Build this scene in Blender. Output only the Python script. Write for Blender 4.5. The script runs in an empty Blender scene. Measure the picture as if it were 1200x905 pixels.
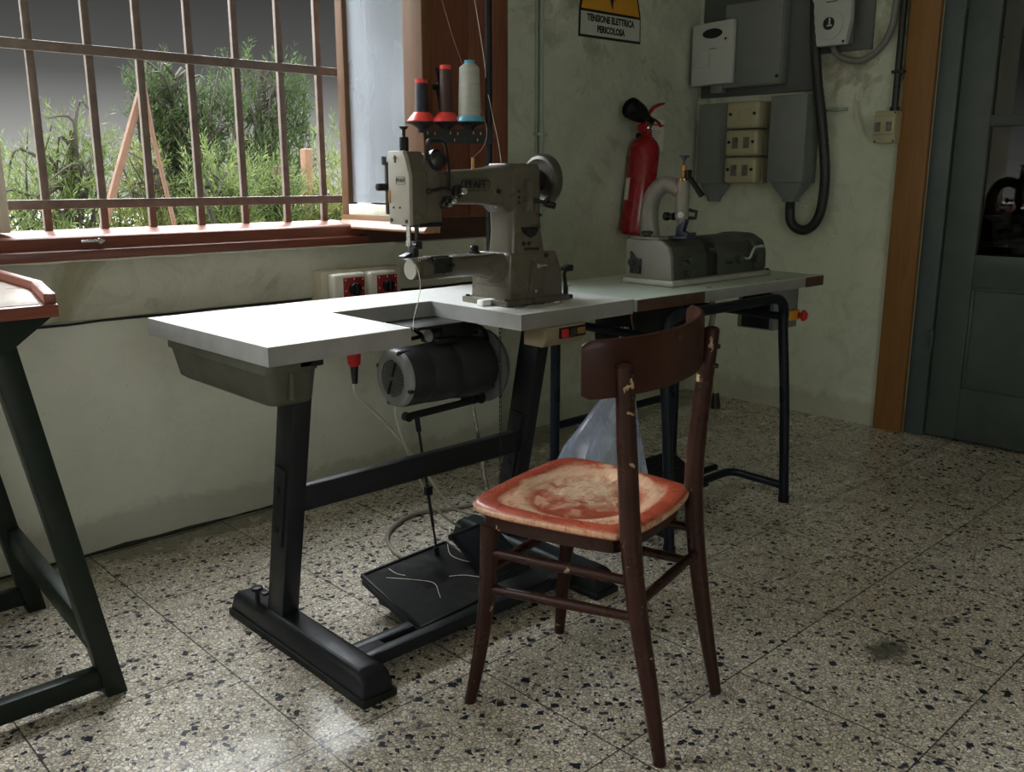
import bpy, bmesh, math, random
import numpy as np
from mathutils import Vector, Matrix, Euler
PI = math.pi
rnd = random.Random(7)
scene = bpy.context.scene
COL = scene.collection
MW = {}                     # world matrix of every thing, by object name

# ------------------------------------------------------------------ materials
def mat(name):
    m = bpy.data.materials.new(name); m.use_nodes = True
    nt = m.node_tree; nt.nodes.clear()
    out = nt.nodes.new('ShaderNodeOutputMaterial')
    b = nt.nodes.new('ShaderNodeBsdfPrincipled')
    nt.links.new(b.outputs[0], out.inputs[0])
    return m, nt, b
def N(nt, t, **kw):
    n = nt.nodes.new(t)
    for k, v in kw.items():
        if k in n.inputs.keys(): n.inputs[k].default_value = v
        else: setattr(n, k, v)
    return n
def L(nt, a, b): nt.links.new(a, b)
def coords(nt, scale=(1, 1, 1)):
    tc = N(nt, 'ShaderNodeTexCoord'); mp = N(nt, 'ShaderNodeMapping')
    mp.inputs['Scale'].default_value = scale
    L(nt, tc.outputs['Object'], mp.inputs[0]); return mp.outputs[0]
def noise(nt, co, scale, detail=4, rough=.55, dist=0.0):
    n = N(nt, 'ShaderNodeTexNoise'); n.inputs['Scale'].default_value = scale
    n.inputs['Detail'].default_value = detail; n.inputs['Roughness'].default_value = rough
    n.inputs['Distortion'].default_value = dist
    L(nt, co, n.inputs['Vector']); return n.outputs['Fac']
def ramp(nt, fac, stops, interp='LINEAR'):
    r = N(nt, 'ShaderNodeValToRGB'); e = r.color_ramp; e.interpolation = interp
    while len(e.elements) < len(stops): e.elements.new(.5)
    for el, (p, c) in zip(e.elements, stops):
        el.position = p; el.color = (c, c, c, 1) if isinstance(c, (int, float)) else (*c, 1)
    L(nt, fac, r.inputs[0]); return r.outputs[0]
def mix(nt, fac, a, b, mode='MIX'):
    m = N(nt, 'ShaderNodeMix', data_type='RGBA', blend_type=mode)
    for s, i in ((fac, 0), (a, 6), (b, 7)):
        if hasattr(s, 'is_output'): L(nt, s, m.inputs[i])
        elif isinstance(s, (int, float)): m.inputs[i].default_value = s
        else: m.inputs[i].default_value = (*s, 1)
    return m.outputs[2]
def math_(nt, op, a, b=0.0, c=None, clamp=False):
    m = N(nt, 'ShaderNodeMath', operation=op, use_clamp=clamp)
    for i, s in enumerate((a, b, c)):
        if s is None: continue
        if hasattr(s, 'is_output'): L(nt, s, m.inputs[i])
        else: m.inputs[i].default_value = s
    return m.outputs[0]
def bump(nt, b, h, strength=.3, dist=.01):
    n = N(nt, 'ShaderNodeBump'); n.inputs['Strength'].default_value = strength; n.inputs['Distance'].default_value = dist
    L(nt, h, n.inputs['Height']); L(nt, n.outputs[0], b.inputs['Normal'])

def simple(name, col, rough=.5, metal=0.0, var=.15, scale=18, wear=None, wear_at=.66, wear_scale=28, bmp=.08, stretch=(1, 1, 1), dirt=None, dirt_at=.6, rv=.1, spec=.5):
    """painted / cast / plastic surface: base colour with slight variation, optional chipped wear and dirt blotches"""
    m, nt, b = mat(name); co = coords(nt, stretch)
    n1 = noise(nt, co, scale, 5, .6)
    lo = tuple(c * (1 - var) for c in col); hi = tuple(min(1, c * (1 + var)) for c in col)
    c = ramp(nt, n1, [(.3, lo), (.7, hi)])
    if dirt:
        nd = noise(nt, co, scale * .35, 6, .7, .4)
        c = mix(nt, ramp(nt, nd, [(dirt_at - .08, 0), (dirt_at + .12, .8)]), c, dirt)
    if wear:
        nw = noise(nt, co, wear_scale, 6, .65, .3)
        c = mix(nt, ramp(nt, nw, [(wear_at, 0), (wear_at + .02, 1)]), c, wear)
    L(nt, c, b.inputs['Base Color'])
    b.inputs['Metallic'].default_value = metal; b.inputs['Specular IOR Level'].default_value = spec
    r = ramp(nt, noise(nt, co, scale * .7, 3), [(.3, max(.02, rough - rv)), (.7, min(1, rough + rv))])
    L(nt, r, b.inputs['Roughness'])
    if bmp: bump(nt, b, noise(nt, co, scale * 9, 3), bmp, .002)
    return m

# ------------------------------------------------------------------ mesh helpers
def new(): return bmesh.new()
def bevel(bm, verts, w, seg=2):
    vs = set(verts); es = [e for e in bm.edges if e.verts[0] in vs and e.verts[1] in vs]
    bmesh.ops.bevel(bm, geom=es, offset=w, segments=seg, affect='EDGES', profile=.5, clamp_overlap=True)
def bx(bm, lo, hi, bev=0.0, seg=2, M=None):
    c = [(a + b) / 2 for a, b in zip(lo, hi)]; s = [abs(b - a) for a, b in zip(lo, hi)]
    T = Matrix.Translation(c) @ Matrix.Diagonal((*s, 1))
    if M is not None: T = M @ T
    vs = bmesh.ops.create_cube(bm, size=1, matrix=T)['verts']
    if bev: bevel(bm, vs, bev, seg)
    return bm
def frame_of(d):
    d = Vector(d).normalized(); up = Vector((0, 0, 1)) if abs(d.z) < .95 else Vector((1, 0, 0))
    x = up.cross(d).normalized(); y = d.cross(x); return Matrix((x, y, d)).transposed()
def cyl(bm, p0, p1, r0, r1=None, seg=20, bev=0.0):
    p0 = Vector(p0); p1 = Vector(p1); d = p1 - p0
    T = Matrix.Translation((p0 + p1) / 2) @ frame_of(d).to_4x4()
    vs = bmesh.ops.create_cone(bm, cap_ends=True, cap_tris=False, segments=seg, radius1=r0, radius2=r0 if r1 is None else r1, depth=d.length, matrix=T)['verts']
    if bev:
        es = set()
        for v in vs:
            for f in v.link_faces:
                if len(f.verts) > 4: es.update(f.edges)
        bmesh.ops.bevel(bm, geom=list(es), offset=bev, segments=2, affect='EDGES', profile=.5, clamp_overlap=True)
    return bm
def ball(bm, c, r, s=(1, 1, 1), seg=16):
    bmesh.ops.create_uvsphere(bm, u_segments=seg, v_segments=max(6, seg // 2), radius=r, matrix=Matrix.Translation(c) @ Matrix.Diagonal((*s, 1)))
    return bm
def loft(bm, rings, closed_u=True, cap=True, loop=False):
    R = [[bm.verts.new(p) for p in r] for r in rings]; n = len(R[0]); m = len(R)
    for i in range(m if loop else m - 1):
        a, b = R[i], R[(i + 1) % m]
        for j in range(n if closed_u else n - 1):
            k = (j + 1) % n
            bm.faces.new((a[j], a[k], b[k], b[j]))
    if cap and closed_u and not loop:
        bm.faces.new(list(reversed(R[0]))); bm.faces.new(R[-1])
    return bm
def cr(pts, n=8, closed=False):
    """Catmull-Rom resampling"""
    P = [Vector(p) for p in pts]; out = []; m = len(P)
    for i in range(m if closed else m - 1):
        if closed: a, b, c, d = P[i - 1], P[i], P[(i + 1) % m], P[(i + 2) % m]
        else: a, b, c, d = P[max(i - 1, 0)], P[i], P[i + 1], P[min(i + 2, m - 1)]
        for k in range(n):
            t = k / n
            out.append(.5 * ((2 * b) + (c - a) * t + (2 * a - 5 * b + 4 * c - d) * t * t + (3 * b - a - 3 * c + d) * t ** 3))
    if not closed: out.append(P[-1])
    return out
def tube(bm, pts, r, seg=10, closed=False, flat=1.0):
    P = [Vector(p) for p in pts]; n = len(P); rings = []
    if not hasattr(r, '__len__'): r = [r] * n
    elif len(r) != n: r = [r[0] + (r[-1] - r[0]) * i / (n - 1) if len(r) == 2 else float(np.interp(i / (n - 1), np.linspace(0, 1, len(r)), r)) for i in range(n)]
    t0 = (P[1] - P[0]).normalized(); x = frame_of(t0).col[0].copy()
    for i in range(n):
        t = (P[(i + 1) % n] - P[i - 1]) if closed or 0 < i < n - 1 else (P[1] - P[0] if i == 0 else P[-1] - P[-2])
        t.normalize(); x = (x - t * x.dot(t)).normalized(); y = t.cross(x)
        rings.append([P[i] + (x * math.cos(2 * PI * k / seg) + y * math.sin(2 * PI * k / seg) * flat) * r[i] for k in range(seg)])
    return loft(bm, rings, loop=closed)
def lathe(bm, prof, M=None, seg=28, cap=True):
    rings = []
    for r, z in prof:
        ring = [Vector((max(r, 1e-4) * math.cos(2 * PI * k / seg), max(r, 1e-4) * math.sin(2 * PI * k / seg), z)) for k in range(seg)]
        rings.append([M @ p for p in ring] if M is not None else ring)
    return loft(bm, rings, cap=cap)
def axis_at(p, d): return Matrix.Translation(p) @ frame_of(d).to_4x4()
def prism(bm, poly, fn, w0, w1, bev=0.0, seg=2):
    """extrude the 2D outline poly along w; fn(u, v, w) gives the 3D point"""
    a = [bm.verts.new(fn(u, v, w0)) for u, v in poly]; b = [bm.verts.new(fn(u, v, w1)) for u, v in poly]; n = len(poly)
    bm.faces.new(a); bm.faces.new(list(reversed(b)))
    for i in range(n): bm.faces.new((a[i], b[i], b[(i + 1) % n], a[(i + 1) % n]))
    if bev: bevel(bm, a + b, bev, seg)
    return bm
XZ = lambda u, v, w: (u, w, v)
YZ = lambda u, v, w: (w, u, v)
XY = lambda u, v, w: (u, v, w)
def rrect(u0, v0, u1, v1, r, n=5):
    out = []
    for cx, cy, a in ((u1 - r, v1 - r, 0), (u0 + r, v1 - r, 90), (u0 + r, v0 + r, 180), (u1 - r, v0 + r, 270)):
        for k in range(n + 1):
            t = math.radians(a + 90 * k / n); out.append((cx + r * math.cos(t), cy + r * math.sin(t)))
    return out
def circ(cx, cy, r, n=24, ry=None): return [(cx + r * math.cos(2 * PI * k / n), cy + (ry or r) * math.sin(2 * PI * k / n)) for k in range(n)]
def bar(bm, p0, p1, w, h, up=(0, 0, 1), bev=0.0):
    """rectangular bar from p0 to p1: w sideways, h along up"""
    p0 = Vector(p0); p1 = Vector(p1); d = (p1 - p0).normalized(); x = d.cross(Vector(up)).normalized(); y = x.cross(d)
    T = Matrix.Translation((p0 + p1) / 2) @ Matrix((x, y, d)).transposed().to_4x4() @ Matrix.Diagonal((w, h, (p1 - p0).length, 1))
    vs = bmesh.ops.create_cube(bm, size=1, matrix=T)['verts']
    if bev: bevel(bm, vs, bev)
    return bm

# ------------------------------------------------------------------ objects
def finish(bm, sharp=.6):
    bmesh.ops.recalc_face_normals(bm, faces=bm.faces)
    for f in bm.faces: f.smooth = True
    for e in bm.edges:
        if len(e.link_faces) == 2:
            e.smooth = e.calc_face_angle(0) < sharp
        else: e.smooth = False
def link(name, bm, material, parent=None, world=True, sharp=.6):
    """the bmesh becomes ONE object; given in world coordinates unless world=False (then in its thing's own)"""
    if parent is not None and world:
        bm.transform(MW[parent.name].inverted())
    finish(bm, sharp)
    me = bpy.data.meshes.new(name); bm.to_mesh(me); bm.free()
    me.materials.append(material)
    o = bpy.data.objects.new(name, me); COL.objects.link(o)
    if parent is not None:
        o.parent = parent; MW[o.name] = MW[parent.name].copy()
    else: MW[o.name] = Matrix.Identity(4)
    return o
def tag(o, label, cat, group=None, kind=None):
    o['label'] = label; o['category'] = cat
    if group: o['group'] = group
    if kind: o['kind'] = kind
    return o
def thing(name, label, cat, loc, rz=0.0, group=None):
    o = bpy.data.objects.new(name, None); COL.objects.link(o)
    o.location = loc; o.rotation_euler = (0, 0, rz); o.empty_display_size = .05
    MW[o.name] = Matrix.Translation(loc) @ Matrix.Rotation(rz, 4, 'Z')
    return tag(o, label, cat, group)
def solo(name, bm, material, label, cat, loc, group=None, sharp=.6):
    """a thing that is one mesh, its origin at loc"""
    bm.transform(Matrix.Translation(loc).inverted()); finish(bm, sharp)
    me = bpy.data.meshes.new(name); bm.to_mesh(me); bm.free(); me.materials.append(material)
    o = bpy.data.objects.new(name, me); COL.objects.link(o); o.location = loc
    MW[o.name] = Matrix.Translation(loc)
    return tag(o, label, cat, group)
def struct(name, bm, material, sharp=.6):
    o = link(name, bm, material, None, True, sharp); o['kind'] = 'structure'; return o
def text(name, body, size, material, parent, M, depth=.0006, align='CENTER', bold=0.0, sx=1.0):
    cu = bpy.data.curves.new(name, 'FONT'); cu.body = body; cu.size = size; cu.extrude = depth; cu.align_x = align; cu.align_y = 'CENTER'
    cu.offset = bold; cu.resolution_u = 3; cu.space_line = .9
    t = bpy.data.objects.new(name, cu); COL.objects.link(t)
    me = bpy.data.meshes.new_from_object(t.evaluated_get(bpy.context.evaluated_depsgraph_get()))
    bpy.data.objects.remove(t); bpy.data.curves.remove(cu)
    me.transform(Matrix.Diagonal((sx, 1, 1, 1))); me.transform(MW[parent.name].inverted() @ M); me.materials.clear(); me.materials.append(material); me.name = name
    o = bpy.data.objects.new(name, me); COL.objects.link(o); o.parent = parent; MW[o.name] = MW[parent.name].copy()
    return o
# text planes: facing the room from the left wall (-Y), from the right wall (-X)
FACE_Y = Matrix(((1, 0, 0, 0), (0, 0, -1, 0), (0, 1, 0, 0), (0, 0, 0, 1)))
FACE_X = Matrix(((0, 0, -1, 0), (-1, 0, 0, 0), (0, 1, 0, 0), (0, 0, 0, 1)))
SKY_S, SKY_H, SKY_D, SKY_B, EXPOSURE = 20.0, .030, .0030, .20, 0.0
# ------------------------------------------------------------------ the materials of the place
def floor_material():
    m, nt, b = mat('terrazzo')
    tc = N(nt, 'ShaderNodeTexCoord'); co = tc.outputs['Object']
    wob = N(nt, 'ShaderNodeTexNoise'); wob.inputs['Scale'].default_value = 22; L(nt, co, wob.inputs['Vector'])
    w1 = N(nt, 'ShaderNodeVectorMath', operation='SUBTRACT'); L(nt, wob.outputs['Color'], w1.inputs[0]); w1.inputs[1].default_value = (.5, .5, .5)
    w2 = N(nt, 'ShaderNodeVectorMath', operation='SCALE'); L(nt, w1.outputs[0], w2.inputs[0]); w2.inputs['Scale'].default_value = .030
    w3 = N(nt, 'ShaderNodeVectorMath', operation='ADD'); L(nt, co, w3.inputs[0]); L(nt, w2.outputs[0], w3.inputs[1])
    p = w3.outputs[0]
    def voro(scale, feature='F1'):
        v = N(nt, 'ShaderNodeTexVoronoi', feature=feature); v.inputs['Scale'].default_value = scale; L(nt, p, v.inputs['Vector']); return v
    small = voro(105); edge = voro(105, 'DISTANCE_TO_EDGE')
    val = N(nt, 'ShaderNodeSeparateColor'); L(nt, small.outputs['Color'], val.inputs[0])
    chips = ramp(nt, val.outputs[0], [(0, (.66, .59, .46)), (.35, (.86, .80, .66)), (.62, (.74, .69, .56)), (.80, (.92, .88, .77)), (1, (.60, .50, .40))], 'CONSTANT')
    c = mix(nt, ramp(nt, edge.outputs['Distance'], [(.03, .9), (.15, 0)]), chips, (.235, .205, .195))
    # mid grey chips and big dark chips
    for scale, th, rad, col in ((70, .70, .66, (.17, .15, .16)), (74, .70, .66, (.055, .056, .075)), (52, .74, .66, (.026, .030, .046))):
        v = voro(scale); v.distance = 'MANHATTAN'; s = N(nt, 'ShaderNodeSeparateColor'); L(nt, v.outputs['Color'], s.inputs[0])
        sel = math_(nt, 'GREATER_THAN', s.outputs[1], th)
        size = math_(nt, 'MULTIPLY', s.outputs[2], rad * .7); size = math_(nt, 'ADD', size, rad * .35)
        near = math_(nt, 'LESS_THAN', v.outputs['Distance'], size)
        c = mix(nt, math_(nt, 'MULTIPLY', sel, near), c, col)
    # worn, dirty tones and one dark patch
    big = noise(nt, co, 1.6, 5, .6)
    c = mix(nt, ramp(nt, big, [(.35, .0), (.75, .5)]), c, mix(nt, 1.0, c, (.62, .56, .50), 'MULTIPLY'))
    sp = N(nt, 'ShaderNodeMapping'); L(nt, co, sp.inputs[0]); sp.inputs['Location'].default_value = (1.93 / .10, 1.89 / .065, 0); sp.inputs['Scale'].default_value = (1 / .10, 1 / .065, 1)
    ln = N(nt, 'ShaderNodeVectorMath', operation='LENGTH'); L(nt, sp.outputs[0], ln.inputs[0])
    spot = math_(nt, 'ADD', ln.outputs['Value'], math_(nt, 'MULTIPLY', noise(nt, co, 30, 5, .7), 1.6))
    c = mix(nt, ramp(nt, math_(nt, 'MULTIPLY', spot, .5), [(.575, .85), (.85, 0)]), c, (.07, .075, .062))
    # cement strip and dirt along the left wall
    sx = N(nt, 'ShaderNodeSeparateXYZ'); L(nt, co, sx.inputs[0])
    edge_d = math_(nt, 'ADD', sx.outputs[1], math_(nt, 'MULTIPLY', noise(nt, co, 7, 5, .7), .30))
    c = mix(nt, ramp(nt, edge_d, [(0, 0), (.05, .85)]), c, (.21, .20, .14))
    # joints
    J = None
    for axis, off in ((0, -.17), (1, -.022)):
        f = math_(nt, 'FRACT', math_(nt, 'DIVIDE', math_(nt, 'SUBTRACT', sx.outputs[axis], off - 42), .42))
        d = math_(nt, 'ABSOLUTE', math_(nt, 'SUBTRACT', f, .5))
        j = math_(nt, 'GREATER_THAN', d, .5 - .0042)
        J = j if J is None else math_(nt, 'MAXIMUM', J, j)
    c = mix(nt, math_(nt, 'MULTIPLY', J, .9), c, (.04, .037, .034))
    L(nt, c, b.inputs['Base Color'])
    r = ramp(nt, noise(nt, co, 5, 6, .65), [(.3, .13), (.7, .34)])
    L(nt, r, b.inputs['Roughness']); b.inputs['Specular IOR Level'].default_value = .5
    bump(nt, b, math_(nt, 'SUBTRACT', noise(nt, co, 60, 3), math_(nt, 'MULTIPLY', J, 1.5)), .12, .002)
    return m

def wall_material(name, base, alt, patch, patch_at, seed, zlow=.18, patch_fade=None, blotch=.55):
    """old distempered plaster: blotches, trowel marks, flaked patches, damp near the floor"""
    m, nt, b = mat(name)
    tc = N(nt, 'ShaderNodeTexCoord'); mp = N(nt, 'ShaderNodeMapping'); L(nt, tc.outputs['Object'], mp.inputs[0]); mp.inputs['Location'].default_value = (seed, seed * .7, seed * .3)
    co = mp.outputs[0]
    c = ramp(nt, noise(nt, co, 1.7, 6, .62, .6), [(.34, base), (.68, alt)])
    c = mix(nt, ramp(nt, noise(nt, co, 9, 6, .7, 1.2), [(.47, 0), (.78, blotch)]), c, tuple(x * .66 for x in base))
    sz = N(nt, 'ShaderNodeSeparateXYZ'); L(nt, tc.outputs['Object'], sz.inputs[0]); z = sz.outputs[2]
    pn = noise(nt, co, 2.6, 8, .62, .8)
    if patch_fade:      # flaking grows with height
        pn = math_(nt, 'ADD', pn, ramp(nt, math_(nt, 'DIVIDE', z, 3.0), [(patch_fade[0] / 3, 0), (patch_fade[1] / 3, .16)]))
    pm = ramp(nt, pn, [(patch_at, 0), (patch_at + .03, .35), (patch_at + .10, .75)])
    c = mix(nt, pm, c, patch)
    # damp and dirt near the floor
    zz = math_(nt, 'ADD', z, math_(nt, 'MULTIPLY', noise(nt, co, 4, 8, .75, .8), -zlow))
    c = mix(nt, ramp(nt, zz, [(0.0, .38), (.03, 0)]), c, (.30, .28, .21))
    c = mix(nt, ramp(nt, noise(nt, co, 95, 2, .5), [(.72, 0), (.76, .5)]), c, (.2, .18, .13))
    L(nt, c, b.inputs['Base Color']); b.inputs['Roughness'].default_value = .78; b.inputs['Specular IOR Level'].default_value = .3
    h = math_(nt, 'ADD', noise(nt, co, 22, 6, .65), math_(nt, 'MULTIPLY', pm, -.8))
    h = math_(nt, 'ADD', h, math_(nt, 'MULTIPLY', noise(nt, co, 4, 4, .6, 2.5), 1.4))
    bump(nt, b, h, .35, .012)
    return m

def wood_material(name, c0, c1, rough=.45, scale=14, axis=2, wear=None, wear_at=.68):
    m, nt, b = mat(name); st = [14, 14, 14]; st[axis] = 1.2
    co = coords(nt, st); g = noise(nt, co, scale * .25, 6, .6, .8)
    c = ramp(nt, g, [(.3, c0), (.7, c1)])
    if wear:
        c = mix(nt, ramp(nt, noise(nt, coords(nt), 22, 7, .7, .4), [(wear_at, 0), (wear_at + .03, 1)]), c, wear)
    L(nt, c, b.inputs['Base Color']); b.inputs['Roughness'].default_value = rough
    bump(nt, b, g, .15, .002); return m

def RIDGE(nt, sx):
    a = math_(nt, 'DIVIDE', math_(nt, 'SUBTRACT', sx.outputs[0], .01), .155); b = math_(nt, 'DIVIDE', math_(nt, 'SUBTRACT', sx.outputs[1], .045), .135)
    return math_(nt, 'SQRT', math_(nt, 'ADD', math_(nt, 'MULTIPLY', a, a), math_(nt, 'MULTIPLY', b, b)))
def seat_material():
    """red lacquered plywood rubbed down to pale wood in the hollow and along the rim"""
    m, nt, b = mat('worn_red_seat')
    tc = N(nt, 'ShaderNodeTexCoord'); co = tc.outputs['Object']
    sx = N(nt, 'ShaderNodeSeparateXYZ'); L(nt, co, sx.inputs[0])
    n1 = noise(nt, co, 26, 8, .72, .6)
    red = ramp(nt, noise(nt, co, 12, 5, .6), [(.3, (.26, .034, .018)), (.7, (.42, .080, .036))])
    pale = ramp(nt, noise(nt, coords(nt, (4, 30, 4)), 5, 5, .6), [(.3, (.60, .36, .20)), (.7, (.84, .64, .46))])
    mp = N(nt, 'ShaderNodeMapping'); L(nt, co, mp.inputs[0]); mp.inputs['Location'].default_value = (-.055 / .16, -.07 / .12, 0); mp.inputs['Scale'].default_value = (1 / .16, 1 / .12, 0)
    ln = N(nt, 'ShaderNodeVectorMath', operation='LENGTH'); L(nt, mp.outputs[0], ln.inputs[0])
    d = math_(nt, 'ADD', ln.outputs['Value'], math_(nt, 'MULTIPLY', math_(nt, 'SUBTRACT', n1, .5), 3.8))
    rub = ramp(nt, d, [(.25, 1), (1.0, .0)])
    ridge = ramp(nt, math_(nt, 'MULTIPLY', math_(nt, 'ADD', RIDGE(nt, sx), math_(nt, 'MULTIPLY', math_(nt, 'SUBTRACT', n1, .5), .22)), .5), [(.45, 0), (.485, .75), (.53, .75), (.565, 0)])
    # scratches
    sc = noise(nt, coords(nt, (40, 5, 5)), 4, 6, .75, 1.5); scr = ramp(nt, sc, [(.60, 0), (.66, .85)])
    # rim: bare where the height is near the edge of the board
    rim = ramp(nt, math_(nt, 'ADD', sx.outputs[2], math_(nt, 'MULTIPLY', n1, .006)), [(.444, .0), (.4465, .9), (.4525, .75), (.4555, 0)])
    f = math_(nt, 'MAXIMUM', math_(nt, 'MAXIMUM', math_(nt, 'MAXIMUM', rub, ridge), scr), math_(nt, 'MULTIPLY', rim, ramp(nt, n1, [(.3, 0), (.5, 1)])))
    c = mix(nt, f, red, pale)
    under = ramp(nt, sx.outputs[2], [(.434, 1), (.438, 0)])
    c = mix(nt, under, c, (.07, .028, .018))
    L(nt, c, b.inputs['Base Color']); L(nt, ramp(nt, n1, [(.3, .20), (.7, .42)]), b.inputs['Roughness'])
    bump(nt, b, n1, .2, .002); return m

def leaf_material(name, c0, c1):
    m, nt, b = mat(name)
    oi = N(nt, 'ShaderNodeNewGeometry'); c = ramp(nt, oi.outputs['Random Per Island'], [(0, c0), (1, c1)])
    L(nt, c, b.inputs['Base Color']); b.inputs['Roughness'].default_value = .7; b.inputs['Specular IOR Level'].default_value = .15
    tr = N(nt, 'ShaderNodeBsdfTranslucent'); L(nt, c, tr.inputs[0]); mx = N(nt, 'ShaderNodeMixShader'); mx.inputs[0].default_value = .3
    out = [n for n in nt.nodes if n.type == 'OUTPUT_MATERIAL'][0]
    L(nt, b.outputs[0], mx.inputs[1]); L(nt, tr.outputs[0], mx.inputs[2]); L(nt, mx.outputs[0], out.inputs[0]); return m

def glass_material(name, tint=(1, 1, 1), rough=.02, haze=0.0, haze_col=(.8, .85, .9), streak=(6, 6, 6)):
    """thin pane: see-through with Fresnel reflection, optionally a pale diffuse film"""
    m, nt, b = mat(name); out = [n for n in nt.nodes if n.type == 'OUTPUT_MATERIAL'][0]
    t = N(nt, 'ShaderNodeBsdfTransparent'); t.inputs[0].default_value = (*tint, 1)
    g = N(nt, 'ShaderNodeBsdfGlossy'); g.inputs['Roughness'].default_value = rough
    fr = N(nt, 'ShaderNodeFresnel'); fr.inputs[0].default_value = 1.5
    mx = N(nt, 'ShaderNodeMixShader'); L(nt, math_(nt, 'MULTIPLY', fr.outputs[0], 1.7, clamp=True), mx.inputs[0]); L(nt, t.outputs[0], mx.inputs[1]); L(nt, g.outputs[0], mx.inputs[2])
    last = mx.outputs[0]
    if haze:
        d = N(nt, 'ShaderNodeBsdfDiffuse'); d.inputs[0].default_value = (*haze_col, 1)
        tl = N(nt, 'ShaderNodeBsdfTranslucent'); tl.inputs[0].default_value = (*haze_col, 1)
        a = N(nt, 'ShaderNodeAddShader'); L(nt, d.outputs[0], a.inputs[0]); L(nt, tl.outputs[0], a.inputs[1])
        m2 = N(nt, 'ShaderNodeMixShader')
        co = coords(nt, streak); h = ramp(nt, noise(nt, co, 2, 3, .5), [(.3, haze * .7), (.7, haze * 1.3)])
        L(nt, h, m2.inputs[0]); L(nt, last, m2.inputs[1]); L(nt, a.outputs[0], m2.inputs[2]); last = m2.outputs[0]
    L(nt, last, out.inputs[0]); nt.nodes.remove(b); return m

M_FLOOR = floor_material()
M_WALL_L = wall_material('plaster_left', (.68, .70, .61), (.77, .79, .70), (.54, .52, .46), .70, 3.1, blotch=.25)
M_WALL_FAR = wall_material('plaster_far_left', (.46, .50, .40), (.65, .68, .56), (.26, .26, .20), .63, 11.3, patch_fade=(1.1, 1.9))
M_WALL_R = wall_material('plaster_right', (.58, .63, .50), (.69, .72, .59), (.26, .24, .17), .66, 23.7, patch_fade=(1.0, 1.8))
M_CEIL = wall_material('plaster_ceiling', (.55, .54, .48), (.62, .6, .54), (.4, .38, .3), .75, 31.0)
M_LEDGE = wall_material('plaster_under_window', (.48, .49, .40), (.60, .60, .49), (.30, .27, .17), .60, 41.0)
M_RED_SILL = wood_material('red_brown_painted_wood', (.10, .028, .016), (.20, .055, .028), .35, axis=0, wear=(.34, .24, .17), wear_at=.70)
M_DARK_WOOD = wood_material('dark_brown_wood', (.035, .014, .009), (.07, .026, .016), .5, axis=0)
M_SHUTTER = wood_material('red_brown_shutter_wood', (.13, .042, .022), (.22, .075, .04), .5, axis=2)
M_CASEMENT = wood_material('orange_brown_wood', (.085, .036, .011), (.14, .062, .02), .6, axis=2)
M_CASEMENT_H = wood_material('orange_brown_rail_wood', (.17, .08, .032), (.25, .125, .055), .4, axis=1)
M_PALE_WOOD = wood_material('pale_painted_wood', (.62, .58, .46), (.75, .72, .60), .45, axis=2)
M_GLASS = glass_material('window_glass', haze=.12, haze_col=(.80, .87, .97), streak=(2, 2, .8))  # bluish diffuse film stands in for the sky glow on the pane
M_DOOR_GLASS = glass_material('door_glass', tint=(.6, .62, .6))
M_REVEAL_GREY = simple('reveal_dimming_grey', (.30, .32, .33), .5)
M_IRON = simple('rusty_grey_iron', (.16, .125, .105), .55, .3, .25, 20, wear=(.22, .10, .05), wear_at=.70)
M_ORANGE_TRIM = wood_material('ochre_painted_board', (.22, .10, .026), (.29, .14, .04), .55, axis=2)
M_DOOR = simple('grey_green_door_paint', (.070, .092, .086), .42, 0, .12, 9, wear=(.03, .03, .025), wear_at=.74)
M_DOORFRAME = simple('blue_grey_frame_paint', (.080, .108, .108), .42, 0, .12, 9, wear=(.20, .22, .20), wear_at=.76)
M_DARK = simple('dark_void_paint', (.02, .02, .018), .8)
M_CHAIR = simple('dark_brown_lacquer', (.034, .012, .0085), .32, 0, .25, 16, wear=(.40, .30, .18), wear_at=.648, wear_scale=24, spec=.22)
M_CHAIR_BACK = simple('brown_lacquer_backrest', (.040, .0125, .0078), .34, 0, .22, 14, wear=(.42, .30, .17), wear_at=.665, wear_scale=20, spec=.22)
M_SEAT = seat_material()
M_LAMINATE = simple('pale_grey_laminate', (.68, .69, .68), .38, 0, .04, 20, bmp=0, rv=.02)
M_LAM_EDGE = simple('grey_edge_band', (.27, .27, .265), .5, 0, .12, 16, wear=(.14, .09, .06), wear_at=.70, wear_scale=14)
M_LAM_GREEN = simple('pale_green_laminate', (.50, .58, .51), .36, 0, .04, 20, bmp=0, rv=.015)
M_BROWN_EDGE = simple('dark_brown_bare_edge', (.075, .035, .025), .6, 0, .25, 30)
M_STEEL = simple('black_blue_steel_paint', (.017, .0195, .023), .38, .1, .2, 14, wear=(.12, .12, .12), wear_at=.76, spec=.22)
M_TUBE = simple('dark_blue_tube_paint', (.009, .014, .020), .35, .1, .2, 14, wear=(.13, .10, .08), wear_at=.75, spec=.22)
M_BLACK = simple('black_plastic', (.011, .011, .012), .42, 0, .2, 20, spec=.22)
M_RUBBER = simple('black_ribbed_rubber', (.014, .016, .015), .6, 0, .2, 20, dirt=(.06, .06, .055), dirt_at=.62, spec=.22)
M_TRAY = simple('dark_olive_plastic', (.070, .070, .052), .5, 0, .12, 12)
M_MOTOR = simple('dark_grey_motor_paint', (.034, .036, .039), .40, .2, .18, 14, spec=.22)
M_MOTOR_FACE = simple('grey_motor_end', (.30, .305, .32), .45, .3, .12, 20)
M_GUARD = simple('grey_guard_paint', (.19, .20, .215), .38, .2, .15, 12)
M_CAST = simple('beige_grey_machine_enamel', (.105, .094, .072), .28, .1, .10, 12, dirt=(.085, .075, .055), dirt_at=.68, spec=.35)
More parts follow.
